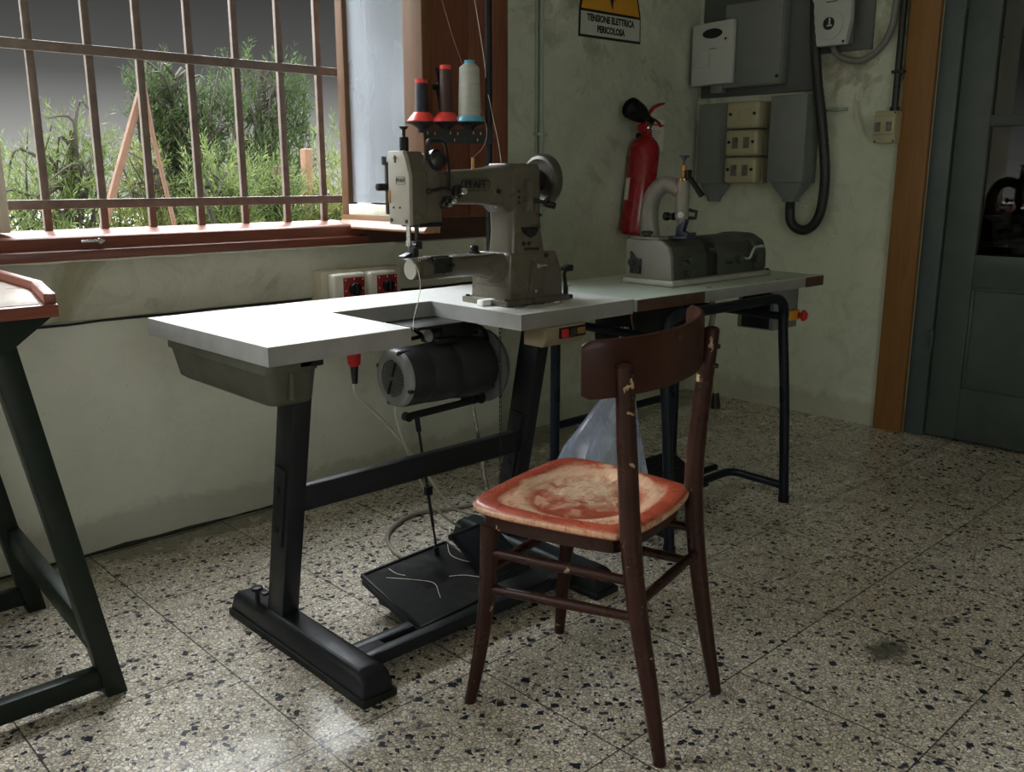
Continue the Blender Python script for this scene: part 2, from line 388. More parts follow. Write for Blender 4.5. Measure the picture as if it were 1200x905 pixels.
M_CAST_LIT = simple('lit_face_plate_enamel', (.36, .34, .29), .38, .1, .07, 12)  # paler copy of the machine enamel for the window-lit left faces
M_WHEEL = simple('worn_handwheel_enamel', (.055, .05, .039), .38, .2, .15, 12)
M_CHROME = simple('worn_chrome', (.55, .55, .54), .25, .9, .12, 20)
M_DARKMETAL = simple('oily_dark_metal', (.035, .034, .034), .35, .6, .2, 20)
M_SKIVE = simple('rubbed_grey_cast_iron', (.23, .22, .195), .45, .15, .12, 12, dirt=(.30, .14, .11), dirt_at=.64)
M_SKIVE_BASE = simple('pale_base_casting', (.38, .38, .33), .45, .1, .12, 12, dirt=(.22, .12, .09), dirt_at=.66)
M_SKIVE_DARK = simple('dark_green_grey_enamel', (.060, .068, .055), .38, .15, .15, 12)
M_BRASS = simple('aged_brass', (.42, .22, .07), .35, .8, .15, 24)
M_BLUEMETAL = simple('blue_black_steel', (.05, .055, .085), .35, .5, .15, 20)
M_EXT_RED = simple('fire_red_enamel', (.30, .007, .013), .28, 0, .06, 10)
M_WHITE = simple('white_paper', (.72, .72, .68), .6, 0, .04, 12)
M_YELLOW = simple('sign_yellow', (.62, .30, .03), .5, 0, .08, 10)
M_SIGNGREY = simple('sign_pale_panel', (.50, .52, .48), .5, 0, .06, 10)
M_INK = simple('black_ink', (.012, .012, .012), .5, 0, .1, 10)
M_METER = simple('meter_pale_grey_plastic', (.50, .52, .50), .42, 0, .05, 10)
M_GREYBOX = simple('grey_switchgear_paint', (.19, .21, .205), .45, 0, .08, 8)
M_PANEL = simple('grey_backing_panel', (.095, .105, .10), .5, 0, .10, 6)
M_CREAM = simple('cream_socket_plastic', (.42, .39, .25), .42, 0, .06, 10)
M_CREAM_D = simple('dim_fuse_window', (.16, .155, .13), .3, 0, .3, 40)
M_CONDUIT = simple('old_painted_pipe', (.34, .40, .33), .45, 0, .15, 14)
M_PIPE_GREY = simple('grey_flexible_pipe', (.20, .205, .19), .5, 0, .1, 14)
M_HOSE = simple('black_corrugated_hose', (.018, .020, .021), .4, 0, .1, 14)
M_BEIGE = simple('yellowed_switch_plastic', (.60, .55, .43), .42, 0, .08, 10, dirt=(.34, .22, .12), dirt_at=.60)
M_IVORY = simple('ivory_switch_plastic', (.72, .70, .62), .38, 0, .05, 10)
M_SWRED = simple('red_switch_plate', (.26, .016, .022), .35, 0, .12, 14)
M_RED = simple('red_plastic', (.55, .022, .022), .35, 0, .08, 10)
M_TAN = simple('tan_switch_box', (.30, .25, .17), .45, 0, .1, 12)
M_GREEN_LEG = simple('dark_green_bench_paint', (.011, .018, .013), .40, 0, .18, 12, wear=(.12, .11, .08), wear_at=.76, spec=.22)
M_BENCH_TOP = wood_material('red_brown_bench_wood', (.17, .045, .030), (.26, .08, .05), .4, axis=0)
M_BENCH_IN = simple('rubbed_bench_surface', (.50, .42, .37), .32, 0, .08, 14)
M_CABLE = simple('grey_white_cable', (.50, .50, .42), .5, 0, .08, 14)
M_CABLE_G = simple('grey_cable', (.30, .285, .245), .5, 0, .1, 14)
M_THREAD = simple('pale_thread', (.72, .68, .60), .7, 0, .05, 40)
M_THREAD_RED = simple('reddish_thread', (.35, .16, .12), .7, 0, .05, 40)
def yarn(name, col):
    m, nt, b = mat(name); co = coords(nt)
    w = N(nt, 'ShaderNodeTexWave', wave_type='BANDS', bands_direction='Z'); w.inputs['Scale'].default_value = 130; w.inputs['Distortion'].default_value = 1.2; L(nt, co, w.inputs[0])
    n = noise(nt, coords(nt, (1, 1, 8)), 14, 3)
    c = mix(nt, ramp(nt, n, [(.35, 0), (.65, .35)]), col, tuple(x * .55 for x in col))
    L(nt, c, b.inputs['Base Color']); b.inputs['Roughness'].default_value = .65
    bump(nt, b, w.outputs['Fac'], .5, .001); return m
M_YARN_BLACK = yarn('black_thread_winding', (.020, .022, .034))
M_YARN_BROWN = yarn('brown_thread_winding', (.060, .026, .020))
M_YARN_GREY = yarn('grey_thread_winding', (.42, .43, .38))
M_SPOOL_RED = simple('red_spool_plastic', (.62, .045, .040), .3, 0, .06, 14)
M_SPOOL_BLUE = simple('blue_spool_plastic', (.10, .36, .50), .3, 0, .06, 14)
M_BAG = glass_material('clear_plastic_bag', rough=.16, haze=.17, haze_col=(.62, .70, .90))
M_BARK = simple('brown_bark', (.17, .085, .05), .8, 0, .3, 16)
M_BARK_D = simple('dark_bark', (.030, .022, .016), .8, 0, .3, 16)
M_POST = simple('reddish_garden_post', (.12, .058, .036), .7, 0, .2, 12)
M_LEAF_A = leaf_material('grey_green_leaves', (.045, .070, .020), (.135, .165, .056))
M_LEAF_B = leaf_material('dark_green_leaves', (.022, .040, .014), (.064, .088, .032))
M_LEAF_C = leaf_material('yellow_green_leaves', (.062, .080, .018), (.165, .175, .050))
M_GROUND = simple('pale_gravel', (.22, .215, .20), .9, 0, .15, 6)
M_PLASTER_OUT = simple('pale_outside_wall', (.60, .58, .53), .8, 0, .08, 3)
# ------------------------------------------------------------------ room shell
def wall_cells(us, zs, holes, fn):
    """boxes filling the u-z grid except the holes; fn maps (u0, u1, z0, z1) to box corners"""
    bm = new()
    for i in range(len(us) - 1):
        for j in range(len(zs) - 1):
            um = (us[i] + us[i + 1]) / 2; zm = (zs[j] + zs[j + 1]) / 2
            if any(h[0] < um < h[1] and h[2] < zm < h[3] for h in holes): continue
            bx(bm, *fn(us[i], us[i + 1], zs[j], zs[j + 1]))
    bmesh.ops.remove_doubles(bm, verts=bm.verts, dist=1e-5)
    return bm
CEIL = 2.95; WT = 2.36
WIN = (-3.25, -1.955, .875, WT); WIN_FILL = (-6.5, -4.0, .875, WT)
struct('floor', bx(new(), (-6.9, -5.6, -.12), (1.5, .3, 0)), M_FLOOR)
struct('ceiling', bx(new(), (-6.9, -5.6, CEIL), (.3, .4, CEIL + .15)), M_CEIL)
struct('wall_left', wall_cells([-6.9, WIN_FILL[0], WIN_FILL[1], WIN[0], WIN[1], -1.43], [0, .70, .875, WT, CEIL], [WIN, WIN_FILL],
                               lambda a, b, c, d: ((a, 0, c), (b, .28, d))), M_WALL_L)
struct('wall_left_end', bx(new(), (-1.43, .10, 0), (.2, .28, CEIL)), M_WALL_FAR)
struct('wall_right', wall_cells([-5.6, -2.35, -1.075, .10], [0, 2.25, CEIL], [(-2.35, -1.075, 0, 2.25)], lambda a, b, c, d: ((0, a, c), (.2, b, d))), M_WALL_R)
WB_FILL = (-5.6, -3.4, .8, 2.0)  # unseen opening in the back wall, sized for fill light
struct('wall_back', wall_cells([-6.9, WB_FILL[0], WB_FILL[1], .2], [0, .8, 2.0, CEIL], [WB_FILL], lambda a, b, c, d: ((a, -5.6, c), (b, -5.4, d))), M_WALL_R)
struct('wall_near', bx(new(), (-6.9, -5.4, 0), (-6.7, 0, CEIL)), M_WALL_L)
# plaster band under the window, with its rounded lower edge and a dark strip below it for the groove's mould and shade
bm = new()
prof = [(-.022, .872), (-.026, .80), (-.026, .722), (-.020, .708), (-.004, .702), (.02, .702), (.02, .872)]
prism(bm, prof, YZ, -6.7, -1.432)
struct('trim_1', bm, M_LEDGE)
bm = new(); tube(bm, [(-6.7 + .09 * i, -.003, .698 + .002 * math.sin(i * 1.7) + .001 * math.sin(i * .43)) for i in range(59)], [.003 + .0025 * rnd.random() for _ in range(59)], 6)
struct('groove_mould_shade', bm, M_DARK)
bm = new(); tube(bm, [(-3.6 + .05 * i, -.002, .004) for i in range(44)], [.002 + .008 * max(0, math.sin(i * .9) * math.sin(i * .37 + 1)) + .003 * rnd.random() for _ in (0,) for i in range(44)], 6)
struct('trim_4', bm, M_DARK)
# ochre board beside the door
struct('trim_3', bx(new(), (-.028, -1.074, 0), (.0, -.948, 2.45), .003), M_ORANGE_TRIM)

# ------------------------------------------------------------------ window
w = struct('window_1', bx(new(), (-3.25, .03, .955), (-3.205, .13, WT), .004), M_PALE_WOOD)
def wpart(name, bm, m, parent=w): return link(name, bm, m, parent)
bm = new()
prism(bm, [(-.050, .878), (-.050, .904), (-.030, .909), (-.030, .938), (-.020, .944), (.17, .952), (.17, .878)], YZ, -3.30, -2.10, .002)
wpart('sill', bm, M_RED_SILL)
bm = new(); tube(bm, [(-3.30 + .04 * i, -.045 + .002 * math.sin(i * 2.1), .8755 + .0015 * math.sin(i * 1.3)) for i in range(31)], .0035, 6)
wpart('sill_bead', bm, M_PALE_WOOD)
bm = new(); bx(bm, (-3.05, -.036, .924), (-2.985, -.028, .932), .002); cyl(bm, (-3.0, -.03, .928), (-3.0, -.045, .928), .008)
wpart('sill_latch', bm, M_CHROME)
wpart('reveal_dimmer', bx(new(), (-1.966, .005, .95), (-1.954, .275, WT - .04), .002), M_REVEAL_GREY)  # grey board added to dim the bright reveal seen through the glass
wpart('lintel_board', bx(new(), (-3.25, .03, WT - .04), (-1.955, .13, WT)), M_PALE_WOOD)
# the right leaf, opened square into the room
XL = -2.115
leaf = wpart('casement', bx(new(), (XL - .018, .058, .945), (XL + .018, .016, 2.32), .003), M_CASEMENT)
link('casement_stile', bx(new(), (XL - .02, -.412, .945), (XL + .02, -.315, 2.32), .004), M_CASEMENT, leaf)
bm = new(); bx(bm, (XL - .02, -.315, .975), (XL + .02, .016, 1.012), .004); link('casement_bottom_rail', bm, M_PALE_WOOD, leaf)
bm = new(); prism(bm, [(XL - .045, .930), (XL - .045, .938), (XL - .02, .958), (XL - .02, .975), (XL + .022, .975), (XL + .022, .930)], XZ, -.435, .058, .002)
link('drip_rail', bm, M_CASEMENT_H, leaf)
link('casement_top_rail', bx(new(), (XL - .02, -.315, 2.26), (XL + .02, .016, 2.32), .003), M_CASEMENT_H, leaf)
link('glass_pane', bx(new(), (XL - .002, -.317, 1.018), (XL + .002, .018, 2.262)), M_GLASS, leaf)
bm = new(); cyl(bm, (XL + .018, -.385, 1.375), (XL + .062, -.385, 1.375), .009); tube(bm, cr([(XL + .058, -.385, 1.435), (XL + .068, -.385, 1.40), (XL + .064, -.385, 1.37), (XL + .070, -.385, 1.335), (XL + .068, -.385, 1.31)], 5), [.004, .008, .010, .008, .005], 10)
link('handle', bm, M_DARKMETAL, leaf)
# wooden shutter folded against the wall to the right of the leaf
bm = new(); bx(bm, (-2.055, -.030, .955), (-1.62, -.006, 2.40), .003); shut = wpart('shutter', bm, M_SHUTTER)
bm = new(); bx(bm, (-1.505, -.042, .935), (-1.428, .03, 2.40), .004); bx(bm, (-1.618, -.034, .955), (-1.508, -.006, 2.40), .003); link('shutter_stile', bm, M_SHUTTER, shut)
bm = new(); bx(bm, (-2.10, -.02, .876), (-1.44, .0, .952)); wpart('recess_shade', bm, M_DARK_WOOD)  # dark board put in for the shaded recess under the shutter
bm = new(); bx(bm, (-1.95, -.046, 1.0), (-1.52, -.030, 1.08), .004); link('shutter_batten', bm, M_SHUTTER, shut)
# second, unseen window further along the wall, added for more side light
w2 = struct('fill_window', bx(new(), (WIN_FILL[0], .03, .90), (WIN_FILL[0] + .05, .13, WT), .004), M_PALE_WOOD)
link('window_frame', bx(new(), (WIN_FILL[1] - .05, .03, .90), (WIN_FILL[1], .13, WT), .004), M_PALE_WOOD, w2)
link('sill', bx(new(), (WIN_FILL[0] - .05, -.04, .878), (WIN_FILL[1] + .05, .17, .90), .003), M_RED_SILL, w2)
# iron grille outside the window
g = thing('window_grille', 'rusty iron bar grille set outside the window beside the workbench', 'grille', (-2.65, .15, .9))
for i, x in enumerate((-3.074, -2.915, -2.768, -2.610, -2.455, -2.297, -2.150)):
    link('bar', bx(new(), (x - .011, .142, .878), (x + .011, .158, 2.35), .0015), M_IRON, g)
link('cross_rail', bx(new(), (-3.26, .128, 1.012), (-2.05, .142, 1.039), .002), M_IRON, g)
link('cross_rail', bx(new(), (-3.26, .128, 1.444), (-2.05, .142, 1.472), .002), M_IRON, g)
link('cross_rail', bx(new(), (-3.26, .128, 2.0), (-2.05, .142, 2.028), .002), M_IRON, g)

# ------------------------------------------------------------------ door
d = struct('door_1', bx(new(), (.0, -1.158, 0), (.10, -1.076, 2.25), .003), M_DOORFRAME)
bm = new(); bx(bm, (.0, -2.35, 2.17), (.10, -1.158, 2.25), .003); bx(bm, (.0, -2.35, 0), (.10, -2.27, 2.17), .003); link('door_frame', bm, M_DOORFRAME, d)
XD = .012
def dl(y0, y1, z0, z1): return ((XD, y0, z0), (XD + .042, y1, z1))
bm = new()
bx(bm, *dl(-1.292, -1.164, .012, 2.165), .003); bx(bm, *dl(-2.262, -2.13, .012, 2.165), .003)
for z0, z1 in ((.012, .235), (.66, .792), (1.298, 1.342), (2.05, 2.165)): bx(bm, *dl(-2.13, -1.292, z0, z1), .003)
leafd = link('door_leaf', bm, M_DOOR, d)
bm = new(); bx(bm, (XD + .014, -2.13, .235), (XD + .030, -1.292, .66))
for y0, y1, z0, z1 in ((-1.304, -1.292, .235, .66), (-2.13, -2.118, .235, .66), (-2.13, -1.292, .235, .247), (-2.13, -1.292, .648, .66)): bx(bm, (XD + .006, y0, z0), (XD + .02, y1, z1), .003)
link('door_panel', bm, M_DOOR, leafd)
for z0, z1 in ((.792, 1.298), (1.342, 2.05)): link('glass_pane', bx(new(), (XD + .018, -2.13, z0), (XD + .023, -1.292, z1)), M_DOOR_GLASS, leafd)
for z in (.40, 1.75):
    bm = new(); bx(bm, (-.004, -1.166, z), (.014, -1.140, z + .07), .002); cyl(bm, (-.004, -1.158, z - .02), (-.004, -1.158, z + .07), .007); link('hinge', bm, M_DOOR, leafd)
bm = new(); bx(bm, (-.012, -2.22, .98), (XD + .004, -2.18, 1.16), .003); tube(bm, [(-.01, -2.20, 1.10), (-.05, -2.20, 1.10), (-.05, -2.10, 1.10)], .009); link('handle', bm, M_DARKMETAL, leafd)
# the dark room seen through the door panes
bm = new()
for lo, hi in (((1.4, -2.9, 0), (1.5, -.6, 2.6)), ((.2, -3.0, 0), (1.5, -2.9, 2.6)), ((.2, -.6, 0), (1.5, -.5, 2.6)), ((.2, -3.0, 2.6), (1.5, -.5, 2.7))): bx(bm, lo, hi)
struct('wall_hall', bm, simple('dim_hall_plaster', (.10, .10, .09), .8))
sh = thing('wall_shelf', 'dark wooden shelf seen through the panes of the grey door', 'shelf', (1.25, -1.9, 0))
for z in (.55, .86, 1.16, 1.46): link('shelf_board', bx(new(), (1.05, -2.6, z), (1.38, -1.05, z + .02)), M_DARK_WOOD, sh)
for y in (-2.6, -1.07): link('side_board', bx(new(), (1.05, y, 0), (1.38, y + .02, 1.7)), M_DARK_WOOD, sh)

# ------------------------------------------------------------------ outdoors
struct('ground', bx(new(), (-30, .6, -.6), (30, 60, -.45)), M_GROUND)
def leaves(centre, rad, n, spr, length, bl, seed, up=.8):
    """n leafy sprigs spread through an ellipsoid, each a twig set with narrow blades; returns vertex and face lists"""
    R = np.random.RandomState(seed); V = []; F = []
    for _ in range(n):
        p = R.normal(size=3); p /= np.linalg.norm(p); p *= R.uniform(.1, 1) ** .5 * R.choice((1, 1, 1, 1.18))
        c = np.array(centre) + p * np.array(rad)
        ax = p * .6 + R.normal(size=3) * .40 + np.array([0, 0, up]); ax /= np.linalg.norm(ax)
        s = np.cross(ax, R.normal(size=3)); s /= np.linalg.norm(s); t = np.cross(ax, s); ln = length * R.uniform(.6, 1.4)
        for k in range(spr):
            f = (k + .5) / spr; a = k * 2.4 + R.uniform(0, 1)
            o = s * math.cos(a) + t * math.sin(a); q = c + ax * ln * (f - .5)
            dirn = o * .62 + ax * .80; dirn /= np.linalg.norm(dirn); wv = np.cross(dirn, ax); wv /= max(1e-6, np.linalg.norm(wv))
            b = bl * R.uniform(.6, 1.25) * (1.15 - .6 * f); wd = b * .085
            i = len(V); V += [q, q + dirn * b * .5 + wv * wd, q + dirn * b, q + dirn * b * .5 - wv * wd]; F.append((i, i + 1, i + 2, i + 3))
    return V, F
def bush(label, base, blobs, m, seed, trunk, bark):
    t = thing('shrub', label, 'shrub', base)
    V = []; F = []
    for k, (c, rad, n, ln, bl) in enumerate(blobs):
        v, f = leaves(c, rad, n, 16, ln, bl, seed + k); o = len(V); V += v; F += [tuple(i + o for i in q) for q in f]
    me = bpy.data.meshes.new('foliage'); off = np.array(base); me.from_pydata([tuple(v - off) for v in V], [], F); me.update(); me.materials.append(m)
    fo = bpy.data.objects.new('foliage', me); COL.objects.link(fo); fo.parent = t
    bm = new(); R = random.Random(seed)
    for pts, r in trunk: tube(bm, cr(pts, 5), r, 8)
    for c, rad, n, ln, bl in blobs:
        for _ in range(12):
            e = Vector(c) + Vector((R.uniform(-1, 1) * rad[0], R.uniform(-.8, .8) * rad[1], R.uniform(-.6, .95) * rad[2])) * .85
            s = Vector(trunk[0][0][-1]).lerp(Vector(trunk[0][0][0]), R.uniform(0, .5)); mid = s.lerp(e, .5) + Vector((R.uniform(-.1, .1), R.uniform(-.1, .1), R.uniform(-.05, .15)))
            tube(bm, cr([s, mid, e], 4), [.010, .003], 5)
    link('branches', bm, bark, t)
G = -.45
def stem(x, y, z, r=.035, dx=.05): return [([(x, y, G), (x + dx, y - .03, G + (z - G) * .35), (x - dx * .6, y + .02, G + (z - G) * .7), (x + dx * .4, y, z)], [r, r * .35])]
bush('pale green feathery shrub behind the left end of the window grille', (-2.55, 1.5, G),
     [((-2.60, 1.5, .90), (.26, .22, .36), 380, .14, .048), ((-2.50, 1.55, 1.22), (.20, .16, .16), 70, .14, .045), ((-2.85, 1.45, .72), (.20, .2, .30), 140, .13, .048)], M_LEAF_A, 11, stem(-2.55, 1.5, 1.3), M_BARK_D)
bush('yellow green loose shrub low between the leaning poles and the pale shrub', (-2.28, 1.3, G),
     [((-2.33, 1.3, .84), (.17, .16, .20), 140, .11, .042), ((-2.30, 1.35, 1.10), (.12, .12, .18), 50, .12, .042)], M_LEAF_C, 31, stem(-2.28, 1.3, 1.15, .025), M_BARK_D)
bush('tall dark shrub rising highest in the middle of the window', (-1.85, 2.0, G),
     [((-1.82, 2.0, 1.05), (.30, .24, .40), 460, .17, .056), ((-1.86, 2.0, 1.45), (.20, .18, .22), 190, .16, .052), ((-1.60, 2.0, 1.48), (.14, .14, .22), 80, .16, .052), ((-2.02, 1.95, 1.50), (.10, .1, .2), 40, .14, .05)], M_LEAF_B, 51, stem(-1.85, 2.0, 1.6, .045), M_BARK_D)
bush('grey green full shrub just right of the leaning poles', (-2.05, 1.15, G),
     [((-2.06, 1.15, 1.00), (.17, .14, .24), 260, .13, .046), ((-2.02, 1.12, .80), (.16, .14, .18), 140, .12, .044)], M_LEAF_A, 71, stem(-2.05, 1.15, 1.1, .028), M_BARK_D)
bush('light green full shrub in the middle of the window before the tall dark one', (-1.72, 1.4, G),
     [((-1.70, 1.4, .98), (.22, .18, .26), 330, .14, .048), ((-1.55, 1.4, .80), (.2, .16, .2), 150, .13, .046)], M_LEAF_A, 81, stem(-1.72, 1.4, 1.1, .03), M_BARK_D)
bush('tall dark shrub reaching up behind the fence posts at the right of the window', (-1.2, 2.3, G),
     [((-1.20, 2.3, 1.10), (.28, .24, .42), 420, .17, .056), ((-1.02, 2.3, 1.50), (.16, .16, .28), 150, .16, .054), ((-1.30, 2.3, 1.60), (.12, .12, .22), 60, .15, .05)], M_LEAF_B, 91, stem(-1.2, 2.3, 1.7, .045), M_BARK_D)
bush('light green sprawling shrub close to the casement, low before the fence posts', (-1.35, 1.3, G),
     [((-1.36, 1.32, .86), (.16, .14, .24), 210, .13, .046), ((-1.12, 1.75, .85), (.14, .14, .36), 150, .13, .046)], M_LEAF_C, 111, stem(-1.35, 1.3, 1.0, .025), M_BARK_D)
bush('distant hazy hedge filling the gaps far behind the other shrubs', (-.6, 4.6, G),
     [((-2.0, 4.6, .70), (1.0, .4, .58), 330, .26, .09), ((-.5, 4.5, .78), (1.0, .4, .70), 380, .26, .09), ((.8, 4.5, .85), (.9, .4, .8), 300, .26, .09)], M_LEAF_A, 131, stem(-.6, 4.6, 1.2, .06), M_BARK_D)
def pole(label, p0, p1, r, m=M_POST, grp=None):
    bm = new(); P = [Vector(p0).lerp(Vector(p1), k / 6) + Vector((rnd.uniform(-.008, .008), 0, 0)) for k in range(7)]
    tube(bm, P, [r * 1.15, r * .8], 8)
    return solo('garden_pole', bm, m, label, 'pole', p0, grp)
pole('thick reddish pole leaning to the right among the shrubs', (-3.12, .98, G), (-2.42, 1.0, 1.44), .020)
pole('thin reddish pole leaning left against the thick one', (-2.18, .93, G), (-2.45, .955, 1.62), .011)
for x, y, h, w_, lab in ((-1.50, 1.62, 1.16, .030, 'broad reddish fence post at the right of the window'), (-1.31, 1.64, 1.25, .022, 'slimmer grey brown fence post right of the broad one')):
    bm = new(); bx(bm, (x - w_, y - .03, G), (x + w_, y + .03, h), .008); solo('fence_post', bm, M_POST if w_ > .025 else M_BARK, lab, 'post', (x, y, G))
# ------------------------------------------------------------------ the worn wooden chair
ch = thing('wooden_chair', 'worn red-seated dark brown wooden chair standing before the sewing table', 'chair', (-2.57, -1.54, 0), math.radians(12.5))
def cpart(name, bm, m, parent=ch): return link(name, bm, m, parent, world=False)
def seat_outline(g=0.0, n=14):
    c = [(-.192, .150), (-.165, .212), (-.07, .226), (.07, .226), (.185, .212), (.212, .150), (.200, .03), (.178, -.085), (.155, -.125), (.06, -.145), (-.06, -.145), (-.150, -.125), (-.170, -.085), (-.186, .03)]
    P = cr([(x * (1 - g / .2), (y - .04) * (1 - g / .19) + .04, 0) for x, y in c], 5, True); return P
def seat_ring(g, z): return [Vector((p.x, p.y, z)) for p in seat_outline(g)]
def dish(x, y):
    r2 = ((x - .01) / .155) ** 2 + ((y - .045) / .135) ** 2
    return -.017 * min(1, 1.7 * max(0, 1 - r2)) ** .8
rings = [seat_ring(.016, .437), seat_ring(.004, .4365), seat_ring(0, .440), seat_ring(-.001, .448), seat_ring(.003, .4535), seat_ring(.010, .456), seat_ring(.020, .4565)]
for g_ in (.032, .040, .046, .054, .066, .082, .10, .12, .14, .16, .178, .19):
    ring = []
    for p in seat_outline(g_): ring.append(Vector((p.x, p.y, .4565 + (0 if g_ < .035 else (-.0035 if g_ < .045 else -.006) if g_ < .05 else -.007 + dish(p.x, p.y)))))
    rings.append(ring)
bm = loft(new(), rings); cpart('seat', bm, M_SEAT)
bm = loft(new(), [seat_ring(.020, .436), seat_ring(.018, .405), seat_ring(.030, .403), seat_ring(.032, .436)], cap=False, loop=True)
cpart('seat_apron', bm, M_CHAIR)
fl = cr([(-.182, .214, 0), (-.174, .196, .10), (-.167, .178, .25), (-.165, .172, .41)], 6)
fr = cr([(.190, .214, 0), (.184, .204, .10), (.180, .190, .25), (.178, .180, .41)], 6)
for P in (fl, fr): cpart('leg', tube(new(), P, [.0125, .015, .0175, .019], 14), M_CHAIR)
for s, P in ((-1, [(-.152, -.218, 0), (-.154, -.192, .15), (-.153, -.158, .32), (-.156, -.142, .46), (-.164, -.136, .60), (-.181, -.132, .778)]),
             (1, [(.146, -.212, 0), (.158, -.175, .15), (.160, -.146, .32), (.162, -.132, .46), (.166, -.136, .60), (.176, -.150, .795)])):
    bm = tube(new(), cr(P, 6), [.0125, .017, .0195, .0205, .019, .0165], 14)
    lg = cpart('leg', bm, M_CHAIR)
    e = Vector(P[-1]); bm = new(); ball(bm, e, .0165, (1, 1, .5)); cpart('leg_tip', bm, M_CHAIR_BACK, lg)
    bm = new()
    bm.free()
    for z in (.762, .722): cpart('screw', cyl(new(), (e.x - s * (.778 - z) * .11, e.y - .010, z), (e.x - s * (.778 - z) * .11, e.y - .0195, z), .006, .005, 10), M_DARKMETAL, lg)
# curved backrest board between and in front of the rear posts
def back_ring(t):
    """vertical rounded section of the backrest at parameter t in -1..1"""
    x = .232 * math.sin(t * 1.12) / math.sin(1.12); y = -.166 + .30 * (1 - math.cos(t * .80))
    nx = -math.sin(t * .98); ny = math.cos(t * .98)
    hz = .054 * (1 - .16 * max(0, (abs(t) - .90) / .10) ** 3); zc = .777 + .006 * t
    out = []
    for k in range(16):
        a = 2 * PI * k / 16; u = .0075 * math.copysign(abs(math.cos(a)) ** .5, math.cos(a)); v = hz * math.copysign(abs(math.sin(a)) ** .35, math.sin(a))
        out.append(Vector((x + nx * (u), y + ny * u, zc + v)))
    return out
cpart('backrest', loft(new(), [back_ring(-1 + 2 * i / 32) for i in range(33)]), M_CHAIR_BACK)
def st(name, p, q, r=.0105): cpart('stretcher', tube(new(), [Vector(p).lerp(Vector(q), k / 6) for k in range(7)], [r * .85, r, r * 1.05, r, r * .85], 12), M_CHAIR)
st('l', (-.167, .176, .268), (-.155, -.160, .292)); st('l', (-.166, .174, .350), (-.155, -.150, .362))
st('r', (.179, .186, .268), (.161, -.150, .285)); st('r', (.178, .182, .350), (.161, -.140, .362))
st('f', (-.165, .176, .308), (.178, .186, .304)); st('b', (-.153, -.158, .316), (.160, -.148, .312))

# ------------------------------------------------------------------ industrial sewing table
ZT = .765
tb = thing('sewing_table', 'white topped industrial sewing table with cut-out front on black T-shaped legs', 'table', (-2.5, -.78, 0))
def tp(name, bm, m, parent=tb): return link(name, bm, m, parent)
out2 = [(-3.063, -.487), (-3.050, -1.053), (-2.687, -1.053), (-2.687, -.717), (-2.361, -.717), (-2.361, -1.080), (-1.919, -1.080), (-1.919, -.487)]
top = tp('tabletop', prism(new(), out2, XY, ZT - .0015, ZT, 0), M_LAMINATE)
bm = prism(new(), out2, XY, ZT - .042, ZT - .0015); link('edge_band', bm, M_LAM_EDGE, top)
# column, foot, on either side
def leg(xc, sx, tall=.705):
    bm = new(); hw = .023; 
    a = [(-.802, .065), (-.874, .065), (-1.003, tall), (-.930, tall)]
    prism(bm, a, YZ, xc - hw, xc + hw, .004); c = tp('column', bm, M_STEEL)
    bm = new(); bx(bm, (xc - hw - .006, -.022, -.10), (xc - hw + .001, .022, .10), .002, M=Matrix.Translation((0, -.896, .36)) @ Matrix.Rotation(.2, 4, 'X'))
    link('adjusting_plate', bm, M_STEEL, c)
    for z in (.30, .40): link('bolt', cyl(new(), (xc - hw - .005, -.896 - (z - .36) * .2, z), (xc - hw - .010, -.896 - (z - .36) * .2, z), .009, seg=6), M_DARKMETAL, c)
    bm = new()
    prism(bm, [(-.635, .0), (-.635, .018), (-1.243, .018), (-1.243, .0)], YZ, xc - .045, xc + .045, .003)
    f = tp('foot', bm, M_RUBBER)
    bm = new()
    rings = [[Vector((xc - w, y0, z)), Vector((xc + w, y0, z)), Vector((xc + w, y1, z)), Vector((xc - w, y1, z))] for w, y0, y1, z in ((.041, -1.238, -.640, .017), (.036, -1.226, -.652, .060), (.026, -1.205, -.672, .072))]
    loft(bm, rings); es = [e for e in bm.edges]; bmesh.ops.bevel(bm, geom=es, offset=.006, segments=2, affect='EDGES', profile=.5, clamp_overlap=True)
    link('foot_cover', bm, M_STEEL, f)
    bm = new(); bx(bm, (xc - .03, -1.03, tall), (xc + .03, -.60, tall + .0185), .003); tp('top_bracket', bm, M_STEEL)
leg(-2.936, -1); leg(-2.192, 1)
bm = new(); bx(bm, (-2.965, -.80, .100), (-2.945, -.775, .108), .003); cyl(bm, (-2.962, -.762, .104), (-2.962, -.762, .114), .015, bev=.003); cyl(bm, (-2.962, -.762, .07), (-2.962, -.762, .104), .006); tp('adjusting_knob', bm, M_BLACK)
bm = new(); bx(bm, (-2.917, -.925, .342), (-2.212, -.895, .402), .003); tp('cross_beam', bm, M_STEEL)
bm = new()
for y0, y1 in ((-1.155, -1.125), (-1.105, -1.075)): bx(bm, (-2.905, y0, .028), (-2.222, y1, .058), .002)
bx(bm, (-2.905, -1.126, .028), (-2.84, -1.104, .058)); bx(bm, (-2.74, -1.126, .03), (-2.42, -1.104, .056)); bx(bm, (-2.35, -1.126, .03), (-2.222, -1.104, .058))
tp('pedal_beam', bm, M_STEEL)
